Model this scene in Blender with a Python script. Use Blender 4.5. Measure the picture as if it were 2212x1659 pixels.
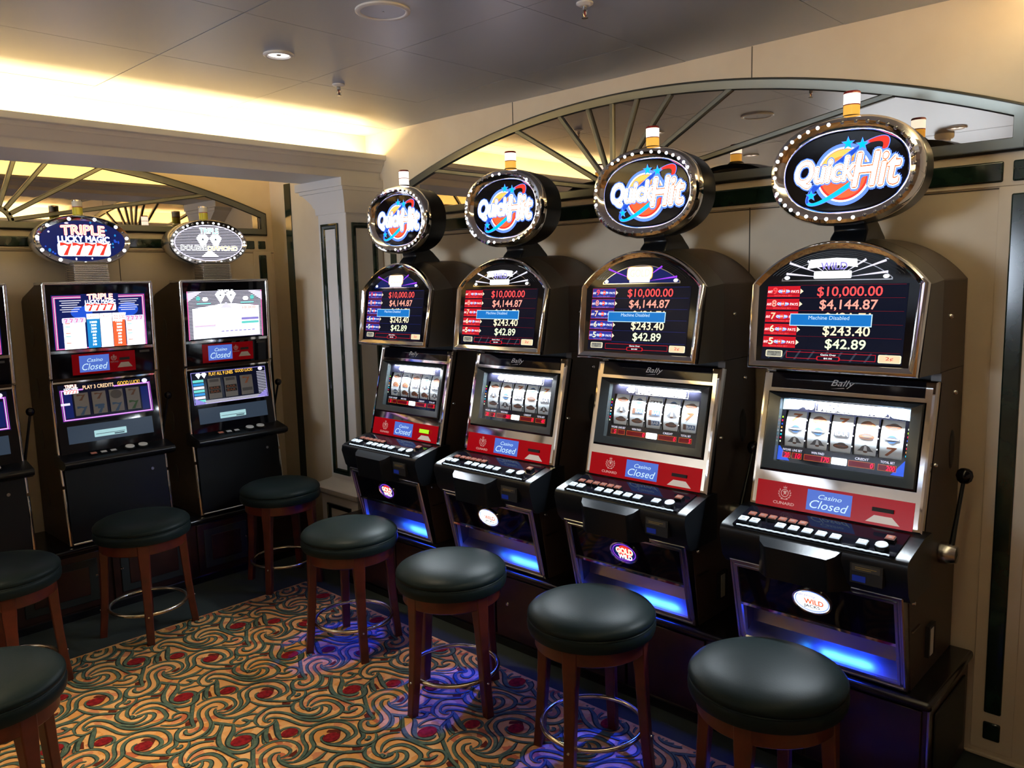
import bpy, bmesh, math, random
from mathutils import Vector, Matrix
random.seed(7)
for o in list(bpy.data.objects): bpy.data.objects.remove(o)
SC = bpy.context.scene
COL = SC.collection
PI = math.pi

# ------------------------------------------------------------------ camera, world, exposure
cam_d = bpy.data.cameras.new('camera'); cam = bpy.data.objects.new('camera', cam_d); COL.objects.link(cam)
cam_d.sensor_width = 36.0; cam_d.lens = 28.17; cam_d.clip_start = 0.02; cam_d.clip_end = 60
RX = Vector((0.68606, -0.72714, -0.02439)); RY = Vector((-0.11029, -0.07081, -0.99137)); RZ = Vector((0.71914, 0.68283, -0.12878))
m = Matrix.Identity(4)
for r in range(3):
    m[r][0] = RX[r]; m[r][1] = -RY[r]; m[r][2] = -RZ[r]
m.translation = (0, 0, 1.6)
cam.matrix_world = m
SC.camera = cam
W = bpy.data.worlds.new('world'); SC.world = W; W.use_nodes = True
W.node_tree.nodes['Background'].inputs[0].default_value = (0.6, 0.7, 1.0, 1); W.node_tree.nodes['Background'].inputs[1].default_value = 0.03
SC.view_settings.view_transform = 'Standard'; SC.view_settings.look = 'None'; SC.view_settings.gamma = 1; SC.view_settings.exposure = 0.0
SC.cycles.max_bounces = 8; SC.cycles.diffuse_bounces = 4; SC.cycles.glossy_bounces = 5; SC.cycles.transmission_bounces = 4
SC.cycles.sample_clamp_indirect = 6.0; SC.cycles.caustics_reflective = False; SC.cycles.caustics_refractive = False

def area(name, loc, rot, sx, sy, power, col, spread=PI):
    d = bpy.data.lights.new(name, 'AREA'); d.shape = 'RECTANGLE'; d.size = sx; d.size_y = sy; d.energy = power; d.color = col; d.spread = spread
    o = bpy.data.objects.new(name, d); COL.objects.link(o); o.location = loc; o.rotation_euler = rot; return o
def spot(name, loc, power, col, ang, blend=0.6, rad=0.03, rot=(0, 0, 0)):
    d = bpy.data.lights.new(name, 'SPOT'); d.energy = power; d.color = col; d.spot_size = ang; d.spot_blend = blend; d.shadow_soft_size = rad
    o = bpy.data.objects.new(name, d); COL.objects.link(o); o.location = loc; o.rotation_euler = rot; return o
WARM = (1.0, 0.77, 0.36)
area('cove_strip_light', (0.3, 3.715, 2.262), (PI, 0, 0), 5.0, 0.05, 50, WARM)                # hidden on the cornice ledge, room side
area('niche_strip_light', (0.3, 3.95, 2.222), (PI, 0, 0), 4.6, 0.05, 46, (1.0, 0.73, 0.29))   # on the niche side of the same beam
area('opposite_cove_strip_light', (0.3, 0.335, 2.262), (PI, 0, 0), 5.0, 0.05, 130, (1.0, 0.76, 0.36))        # the matching beam above the camera
DOWN = [(1.627, 2.661), (0.33, 2.72), (0.33, 1.42), (-1.0, 2.0), (-1.0, 0.4), (0.9, -1.5), (-0.9, -1.5)]  # one in view, one mirrored; the rest added to light the room
DOWN_POWER = [85, 150, 20, 40, 45, 70, 70]
for (dx, dy), dp in zip(DOWN, DOWN_POWER): spot('downlight_lamp', (dx, dy, 2.405), dp, (1.0, 0.79, 0.53), math.radians(50 if dx > 1 else 54), 0.7, 0.03)

# ------------------------------------------------------------------ materials
MATS = {}
def nodes(name):
    mt = bpy.data.materials.new(name); mt.use_nodes = True; MATS[name] = mt
    return mt, mt.node_tree.nodes, mt.node_tree.links
def mat(name, col, rough=0.5, metal=0.0, spec=0.5, coat=0.0, bump=None, var=None):
    mt, n, l = nodes(name); b = n['Principled BSDF']
    b.inputs['Base Color'].default_value = (*col, 1); b.inputs['Roughness'].default_value = rough; b.inputs['Metallic'].default_value = metal
    b.inputs['Specular IOR Level'].default_value = spec; b.inputs['Coat Weight'].default_value = coat; b.inputs['Coat Roughness'].default_value = 0.15
    tc = n.new('ShaderNodeTexCoord')
    if var:                      # (scale, colour2, detail)
        nt = n.new('ShaderNodeTexNoise'); nt.inputs['Scale'].default_value = var[0]; nt.inputs['Detail'].default_value = var[2]
        cr = n.new('ShaderNodeValToRGB'); cr.color_ramp.elements[0].color = (*col, 1); cr.color_ramp.elements[1].color = (*var[1], 1)
        cr.color_ramp.elements[0].position = 0.38; cr.color_ramp.elements[1].position = 0.68
        l.new(tc.outputs['Object'], nt.inputs['Vector']); l.new(nt.outputs['Fac'], cr.inputs['Fac']); l.new(cr.outputs['Color'], b.inputs['Base Color'])
    if bump:                     # (scale, strength)
        nb = n.new('ShaderNodeTexNoise'); nb.inputs['Scale'].default_value = bump[0]; nb.inputs['Detail'].default_value = 4
        bp = n.new('ShaderNodeBump'); bp.inputs['Strength'].default_value = bump[1]; bp.inputs['Distance'].default_value = 0.002
        l.new(tc.outputs['Object'], nb.inputs['Vector']); l.new(nb.outputs['Fac'], bp.inputs['Height']); l.new(bp.outputs['Normal'], b.inputs['Normal'])
    return mt
def emi(name, col, s):
    mt, n, l = nodes(name); b = n['Principled BSDF']
    b.inputs['Base Color'].default_value = (*[c * 0.3 for c in col], 1); b.inputs['Roughness'].default_value = 0.2; b.inputs['Specular IOR Level'].default_value = 0.09
    b.inputs['Emission Color'].default_value = (*col, 1); b.inputs['Emission Strength'].default_value = s
    return mt
mat('wall_cream', (0.74, 0.61, 0.445), 0.55, var=(5, (0.79, 0.665, 0.495), 6), bump=(60, 0.08))
mat('white_paint', (0.76, 0.73, 0.70), 0.5, bump=(90, 0.05))
mat('seam_dark', (0.10, 0.08, 0.055), 0.7)
mat('ceiling_metal', (0.45, 0.49, 0.58), 0.40, 0.42, 0.6, bump=(14, 0.03))
mat('ceiling_gap', (0.06, 0.06, 0.06), 0.8)
mat('green_marble', (0.006, 0.016, 0.011), 0.12, 0, 0.6, var=(14, (0.014, 0.032, 0.022), 8))
mat('frame_metal', (0.16, 0.165, 0.14), 0.32, 0.7)
mat('frame_dark', (0.02, 0.022, 0.018), 0.4)
mat('mirror_bronze', (0.52, 0.455, 0.38), 0.015, 1.0)
mat('plinth_wood', (0.016, 0.005, 0.003), 0.32, var=(9, (0.032, 0.009, 0.006), 6), coat=0.3)
mat('plinth_black', (0.008, 0.008, 0.009), 0.22)
mat('panel_groove', (0.01, 0.014, 0.011), 0.5)
mat('stool_wood', (0.10, 0.016, 0.007), 0.36, var=(16, (0.058, 0.010, 0.005), 5), coat=0.2)
mat('leather', (0.009, 0.016, 0.017), 0.42, 0, 0.10, bump=(220, 0.12))
mat('brass_steel', (0.72, 0.62, 0.46), 0.16, 1.0)
mat('chrome', (0.86, 0.85, 0.84), 0.055, 1.0)
mat('satin_chrome', (0.55, 0.55, 0.56), 0.2, 1.0)
mat('gunmetal', (0.16, 0.145, 0.13), 0.42, 0.75)
mat('laminate_brown', (0.048, 0.029, 0.020), 0.42, bump=(150, 0.05))
mat('black_plastic', (0.006, 0.007, 0.009), 0.30, 0, 0.28, bump=(260, 0.08))
mat('black_gloss', (0.004, 0.004, 0.007), 0.05, 0, 0.3)
mat('black_bezel', (0.013, 0.016, 0.017), 0.22)
mat('black_matt', (0.006, 0.006, 0.006), 0.6)
mat('white_plastic', (0.75, 0.75, 0.75), 0.3)
mat('silver_paint', (0.50, 0.48, 0.44), 0.25, 0.8)
mat('reel_white', (0.82, 0.88, 0.92), 0.4)
mat('symbol_grey', (0.10, 0.10, 0.11), 0.5); mat('symbol_brown', (0.16, 0.07, 0.04), 0.5); mat('symbol_blue', (0.05, 0.13, 0.30), 0.5)
mat('symbol_orange', (0.42, 0.13, 0.05), 0.5); mat('symbol_green', (0.03, 0.12, 0.05), 0.5); mat('reel_dim', (0.27, 0.27, 0.28), 0.5)
mat('red_plexi', (0.42, 0.006, 0.012), 0.18, 0, 0.5)
mat('trapezoid_cream', (0.62, 0.58, 0.52), 0.5)
mat('crest_white', (0.75, 0.70, 0.68), 0.5)
mat('steel_brushed', (0.50, 0.50, 0.55), 0.28, 1.0)
mat('amber_glass', (0.70, 0.50, 0.06), 0.15, 0, 0.5)
mat('beacon_yellow', (0.62, 0.55, 0.04), 0.18)
mat('red_cap', (0.25, 0.02, 0.02), 0.3)
mat('gold_print', (0.35, 0.25, 0.06), 0.5)
mat('plaque_grey', (0.045, 0.042, 0.04), 0.45)
mat('bulb_off', (0.20, 0.20, 0.21), 0.15, 0.6)
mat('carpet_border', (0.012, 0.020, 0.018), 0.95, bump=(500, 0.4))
E_ = lambda k, c, s: emi(k, c, s)
E_('e_window_fill', (0.72, 0.84, 1.0), 36)
E_('e_white', (1, 1, 1), 1.6); E_('e_white_hot', (0.93, 0.96, 1), 1.7); E_('e_bulb', (0.95, 0.97, 1), 4); E_('e_halo', (0.13, 0.27, 1), 1.3)
E_('e_letter', (1, 0.97, 0.95), 2.6); E_('e_orange_line', (0.9, 0.22, 0.03), 0.8); E_('e_yellow', (1, 0.62, 0.13), 1.1); E_('e_red', (0.95, 0.05, 0.03), 0.9)
E_('e_orange', (1, 0.38, 0.07), 1.0); E_('e_cyan', (0.0, 0.62, 0.95), 1.0); E_('e_blue', (0.02, 0.10, 0.75), 0.9); E_('e_navy', (0.01, 0.02, 0.16), 0.6)
E_('e_screen_black', (0.004, 0.005, 0.016), 0.8); E_('e_red_text', (0.95, 0.10, 0.10), 1.0); E_('e_salmon', (1, 0.42, 0.33), 1.0); E_('e_peach', (1, 0.68, 0.42), 1.0)
E_('e_cream', (1, 0.90, 0.62), 1.0); E_('e_lime', (0.88, 1, 0.66), 1.05); E_('e_badge_red', (0.70, 0.012, 0.025), 0.8); E_('e_badge_blue', (0.035, 0.05, 0.42), 0.7)
E_('e_line_red', (0.45, 0.01, 0.02), 0.5); E_('e_line_blue', (0.03, 0.05, 0.45), 0.6); E_('e_popup', (0.01, 0.19, 0.62), 0.9); E_('e_popup_edge', (0.60, 0.88, 1), 1.0)
E_('e_display', (0.10, 0.20, 0.75), 0.75); E_('e_display_text', (0.62, 0.85, 1), 1.0); E_('e_led', (1, 0.01, 0.07), 1.3); E_('e_led_dark', (0.16, 0.002, 0.008), 0.5)
E_('e_purple', (0.32, 0.05, 0.85), 1.1); E_('e_pink', (0.95, 0.13, 0.50), 0.9); E_('e_magenta', (0.62, 0.10, 0.80), 0.9); E_('e_gold', (1, 0.60, 0.08), 1.0)
E_('e_pale', (0.86, 0.84, 1), 1.0); E_('e_skyblue', (0.02, 0.30, 0.75), 0.9); E_('e_coral', (1, 0.16, 0.05), 0.95); E_('e_teal', (0.15, 0.70, 0.65), 1.0)
E_('e_dimglass', (0.06, 0.09, 0.14), 0.45); E_('e_strip', (0.45, 0.75, 0.80), 0.8); E_('e_button', (0.75, 0.88, 1), 0.8); E_('e_button_dim', (0.55, 0.20, 0.14), 0.22)
E_('e_crest', (1, 0.55, 0.50), 0.42); E_('e_print', (1, 0.86, 0.76), 0.40); E_('e_red_dim', (0.50, 0.004, 0.010), 0.16); E_('e_blue_led', (0.03, 0.30, 1), 7); E_('e_lamp', (1, 0.90, 0.84), 3.0); E_('e_beacon_white', (1, 0.83, 0.74), 2.2); E_('e_beacon_amber', (1, 0.50, 0.08), 0.9)
E_('e_red_panel', (0.60, 0.004, 0.010), 0.42); E_('e_haze', (0.42, 0.60, 0.85), 0.8); E_('e_green', (0.45, 1.0, 0.03), 1.0); E_('e_lavender', (0.35, 0.30, 0.85), 0.8); E_('e_greybtn', (0.42, 0.42, 0.36), 0.6)
def pane():                      # thin clear pane: mostly see-through with a light mirror sheen
    mt, n, l = nodes('clear_glass')
    out = n['Material Output']; n.remove(n['Principled BSDF'])
    t = n.new('ShaderNodeBsdfTransparent'); g = n.new('ShaderNodeBsdfGlossy'); g.inputs['Roughness'].default_value = 0.03
    mx = n.new('ShaderNodeMixShader'); fr = n.new('ShaderNodeLayerWeight'); pw = n.new('ShaderNodeMath'); pw.operation = 'POWER'; pw.inputs[1].default_value = 4
    ml = n.new('ShaderNodeMath'); ml.operation = 'MULTIPLY_ADD'; ml.inputs[1].default_value = 0.55; ml.inputs[2].default_value = 0.03
    l.new(fr.outputs['Facing'], pw.inputs[0]); l.new(pw.outputs[0], ml.inputs[0]); l.new(ml.outputs[0], mx.inputs[0]); l.new(t.outputs[0], mx.inputs[1]); l.new(g.outputs[0], mx.inputs[2]); l.new(mx.outputs[0], out.inputs[0])
pane()
def carpet():
    mt, n, l = nodes('carpet_tan'); b = n['Principled BSDF']; b.inputs['Roughness'].default_value = 0.95; b.inputs['Specular IOR Level'].default_value = 0.1
    tc = n.new('ShaderNodeTexCoord'); vo = n.new('ShaderNodeTexVoronoi'); vo.inputs['Scale'].default_value = 26; vo.distance = 'CHEBYCHEV'
    sp = n.new('ShaderNodeSeparateColor'); cr = n.new('ShaderNodeValToRGB'); cr.color_ramp.interpolation = 'CONSTANT'
    e = cr.color_ramp.elements; e[0].color = (0.62, 0.31, 0.105, 1); e[1].position = 0.35; e[1].color = (0.66, 0.36, 0.135, 1)
    for p, c in ((0.6, (0.58, 0.26, 0.07)), (0.82, (0.52, 0.20, 0.085)), (0.94, (0.42, 0.12, 0.05))):
        k = e.new(p); k.color = (*c, 1)
    nb = n.new('ShaderNodeTexNoise'); nb.inputs['Scale'].default_value = 420; bp = n.new('ShaderNodeBump'); bp.inputs['Strength'].default_value = 0.5; bp.inputs['Distance'].default_value = 0.003
    l.new(tc.outputs['Object'], vo.inputs['Vector']); l.new(vo.outputs['Color'], sp.inputs[0]); l.new(sp.outputs[0], cr.inputs['Fac']); l.new(cr.outputs['Color'], b.inputs['Base Color'])
    l.new(tc.outputs['Object'], nb.inputs['Vector']); l.new(nb.outputs['Fac'], bp.inputs['Height']); l.new(bp.outputs['Normal'], b.inputs['Normal'])
carpet()
mat('carpet_dark', (0.018, 0.026, 0.020), 0.95, 0, 0.1, bump=(420, 0.4))
mat('carpet_green', (0.055, 0.092, 0.070), 0.95, 0, 0.1, var=(45, (0.105, 0.140, 0.085), 3), bump=(420, 0.4))
mat('carpet_rust', (0.10, 0.018, 0.008), 0.95, 0, 0.1, bump=(420, 0.4))
mat('carpet_red', (0.24, 0.012, 0.014), 0.95, 0, 0.1, var=(70, (0.12, 0.006, 0.008), 2), bump=(420, 0.4))

# ------------------------------------------------------------------ mesh building
def tmesh(body, offset=0.0, shear=0.0, cache={}):
    k = (body, offset, shear)
    if k not in cache:
        c = bpy.data.curves.new('t', 'FONT'); c.body = body; c.offset = offset; c.shear = shear; c.resolution_u = 3
        o = bpy.data.objects.new('t', c); me = o.to_mesh()
        cache[k] = ([tuple(v.co) for v in me.vertices], [tuple(p.vertices) for p in me.polygons])
        o.to_mesh_clear(); bpy.data.objects.remove(o); bpy.data.curves.remove(c)
    return cache[k]
class MB:
    def __init__(s): s.v = []; s.f = []; s.m = []; s.s = []; s.mats = []
    def mi(s, name):
        if name not in s.mats: s.mats.append(name)
        return s.mats.index(name)
    def add(s, vs, fs, mname, smooth=False):
        b = len(s.v); i = s.mi(mname); s.v += [tuple(p) for p in vs]
        for f in fs: s.f.append(tuple(b + q for q in f)); s.m.append(i); s.s.append(smooth)
    def box(s, x0, x1, y0, y1, z0, z1, m, T=None):
        vs = [(x, y, z) for z in (z0, z1) for y in (y0, y1) for x in (x0, x1)]
        if T: vs = [T(*p) for p in vs]
        s.add(vs, [(0, 2, 3, 1), (4, 5, 7, 6), (0, 1, 5, 4), (2, 6, 7, 3), (0, 4, 6, 2), (1, 3, 7, 5)], m)
    def prism(s, poly, fn, t0, t1, m, smooth=False):
        n = len(poly); vs = [fn(p, q, t0) for p, q in poly] + [fn(p, q, t1) for p, q in poly]
        s.add(vs, [tuple(range(n))[::-1], tuple(range(n, 2 * n))], m)
        s.add(vs, [(i, (i + 1) % n, n + (i + 1) % n, n + i) for i in range(n)], m, smooth)
    def loft(s, loops, m, smooth=True, cap0=False, cap1=False, closed=True):
        n = len(loops[0]); vs = [p for lp in loops for p in lp]; fs = []
        for k in range(len(loops) - 1):
            for i in range(n if closed else n - 1): j = (i + 1) % n; fs.append((k * n + i, k * n + j, (k + 1) * n + j, (k + 1) * n + i))
        s.add(vs, fs, m, smooth)
        if cap0: s.add(loops[0], [tuple(range(n))[::-1]], m)
        if cap1: s.add(loops[-1], [tuple(range(n))], m)
    def lathe(s, prof, m, n=40, T=None, cap=True):
        loops = []
        for r, z in prof:
            lp = [(r * math.cos(2 * PI * i / n), r * math.sin(2 * PI * i / n), z) for i in range(n)]
            loops.append([T(*p) for p in lp] if T else lp)
        s.loft(loops, m, True, cap and prof[0][0] > 1e-4 and abs(prof[0][1] - prof[1][1]) > 1e-6, cap and prof[-1][0] > 1e-4 and abs(prof[-1][1] - prof[-2][1]) > 1e-6)
    def tube(s, pts, r, m, n=10, closed=False, sq=None):
        P = [Vector(p) for p in pts]; N = len(P); loops = []; up0 = None
        for i, p in enumerate(P):
            a = P[(i - 1) % N] if (closed or i) else P[i]; b = P[(i + 1) % N] if (closed or i < N - 1) else P[i]
            d = (b - a).normalized()
            if up0 is None: up0 = Vector((0, 0, 1)) if abs(d.z) < 0.9 else Vector((0, 1, 0))
            side = d.cross(up0).normalized(); up = side.cross(d).normalized(); up0 = up
            rr = r[i] if isinstance(r, (list, tuple)) else r
            loops.append([tuple(p + side * rr * math.cos(2 * PI * (k + .5) / n) + up * rr * math.sin(2 * PI * (k + .5) / n)) for k in range(n)])
        if closed: loops.append(loops[0])
        s.loft(loops, m, n > 4, not closed, not closed)
    def build(s, name, parent=None, bevel=0, seg=2, angle=35, recalc=True):
        me = bpy.data.meshes.new(name); me.from_pydata(s.v, [], s.f)
        for k in s.mats: me.materials.append(MATS[k])
        me.polygons.foreach_set('material_index', s.m); me.polygons.foreach_set('use_smooth', s.s)
        if recalc:
            bm = bmesh.new(); bm.from_mesh(me); bmesh.ops.recalc_face_normals(bm, faces=bm.faces[:]); bm.to_mesh(me); bm.free()
        me.set_sharp_from_angle(angle=math.radians(38))
        o = bpy.data.objects.new(name, me); COL.objects.link(o)
        if parent: o.parent = parent
        if bevel:
            b = o.modifiers.new('bevel', 'BEVEL'); b.width = bevel; b.segments = seg; b.limit_method = 'ANGLE'; b.angle_limit = math.radians(angle); b.harden_normals = False
        return o
class Gfx:                       # flat printed or backlit artwork on a surface: T(a, b, c) gives the point, c off the surface
    def __init__(s, mb, T, step=0.0007): s.mb = mb; s.T = T; s.st = step; s.k = 1.0
    def poly(s, pts, m, ly): s.mb.add([s.T(a, b, ly * s.st) for a, b in pts], [tuple(range(len(pts)))], m)
    def rect(s, a0, a1, b0, b1, m, ly): s.poly([(a0, b0), (a1, b0), (a1, b1), (a0, b1)], m, ly)
    def ell(s, a, b, ra, rb, m, ly, n=40, rot=0, t0=0, t1=2 * PI):
        c, d = math.cos(rot), math.sin(rot); P = []
        for i in range(n):
            t = t0 + (t1 - t0) * i / (n if t1 - t0 > 6.28 else n - 1); x, y = ra * math.cos(t), rb * math.sin(t); P.append((a + x * c - y * d, b + x * d + y * c))
        s.poly(P, m, ly)
    def ring(s, a, b, ra, rb, w, m, ly, n=48, rot=0, t0=0, t1=2 * PI, w2=None):
        c, d = math.cos(rot), math.sin(rot); vs = []; full = t1 - t0 > 6.28; N = n if full else n + 1
        for i in range(N):
            u = i / n; t = t0 + (t1 - t0) * u; ww = w if w2 is None else w + (w2 - w) * math.sin(PI * u)
            for k in (0, ww):
                x, y = (ra - k) * math.cos(t), (rb - k) * math.sin(t); vs.append(s.T(a + x * c - y * d, b + x * d + y * c, ly * s.st))
        s.mb.add(vs, [(2 * i, 2 * ((i + 1) % N), 2 * ((i + 1) % N) + 1, 2 * i + 1) for i in range(n)], m)
    def frame(s, a0, a1, b0, b1, w, m, ly):
        s.rect(a0, a1, b0, b0 + w, m, ly); s.rect(a0, a1, b1 - w, b1, m, ly); s.rect(a0, a0 + w, b0, b1, m, ly); s.rect(a1 - w, a1, b0, b1, m, ly)
    def star(s, a, b, r, m, ly, rot=PI / 2):
        s.poly([(a + r * (1 if i % 2 == 0 else .42) * math.cos(rot + i * PI / 5), b + r * (1 if i % 2 == 0 else .42) * math.sin(rot + i * PI / 5)) for i in range(10)], m, ly)
    def text(s, body, a0, a1, b0, b1, m, ly, offset=0.0, shear=0.0, bend=0.0):
        if not body: return
        V0, _ = tmesh(body, 0.0, shear); grow = offset if offset > 0.009 else 0; V, F = tmesh(body, 0.0, shear)
        x0 = min(p[0] for p in V0); x1 = max(p[0] for p in V0); y0 = min(p[1] for p in V0); y1 = max(p[1] for p in V0)
        f = lambda x, y: s.T(a0 + (a1 - a0) * (x - x0) / (x1 - x0), b0 + (b1 - b0) * (y - y0) / (y1 - y0) + bend * (1 - (2 * (x - x0) / (x1 - x0) - 1) ** 2), ly * s.st)
        NK = 12 if grow > .05 else 8
        for k in range(NK if grow else 1):       # a bold outline: the letters repeated all round themselves
            dx, dy = grow * math.cos(2 * PI * k / NK), grow * math.sin(2 * PI * k / NK); s.mb.add([f(p[0] + dx, p[1] + dy) for p in V], F, m)
def thing(name, label, cat, loc=(0, 0, 0), rz=0.0, group=None):
    o = bpy.data.objects.new(name, None); COL.objects.link(o); o.empty_display_size = 0.1
    o.location = loc; o.rotation_euler = (0, 0, rz); o['label'] = label; o['category'] = cat
    if group: o['group'] = group
    return o
def tag(o, label, cat, group=None):
    o['label'] = label; o['category'] = cat
    if group: o['group'] = group
    return o
def struct(o): o['kind'] = 'structure'; return o
def inst(src, name, parent, loc, rot=None):
    o = src.copy(); o.name = name; COL.objects.link(o); o.parent = parent; o.location = loc
    if rot: o.rotation_euler = rot
    return o
def se(a, b, n=2.25, N=72, t0=0.0):
    P = []
    for i in range(N):
        t = t0 + 2 * PI * i / N; c, d = math.cos(t), math.sin(t)
        P.append((a * math.copysign(abs(c) ** (2 / n), c), b * math.copysign(abs(d) ** (2 / n), d)))
    return P
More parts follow.
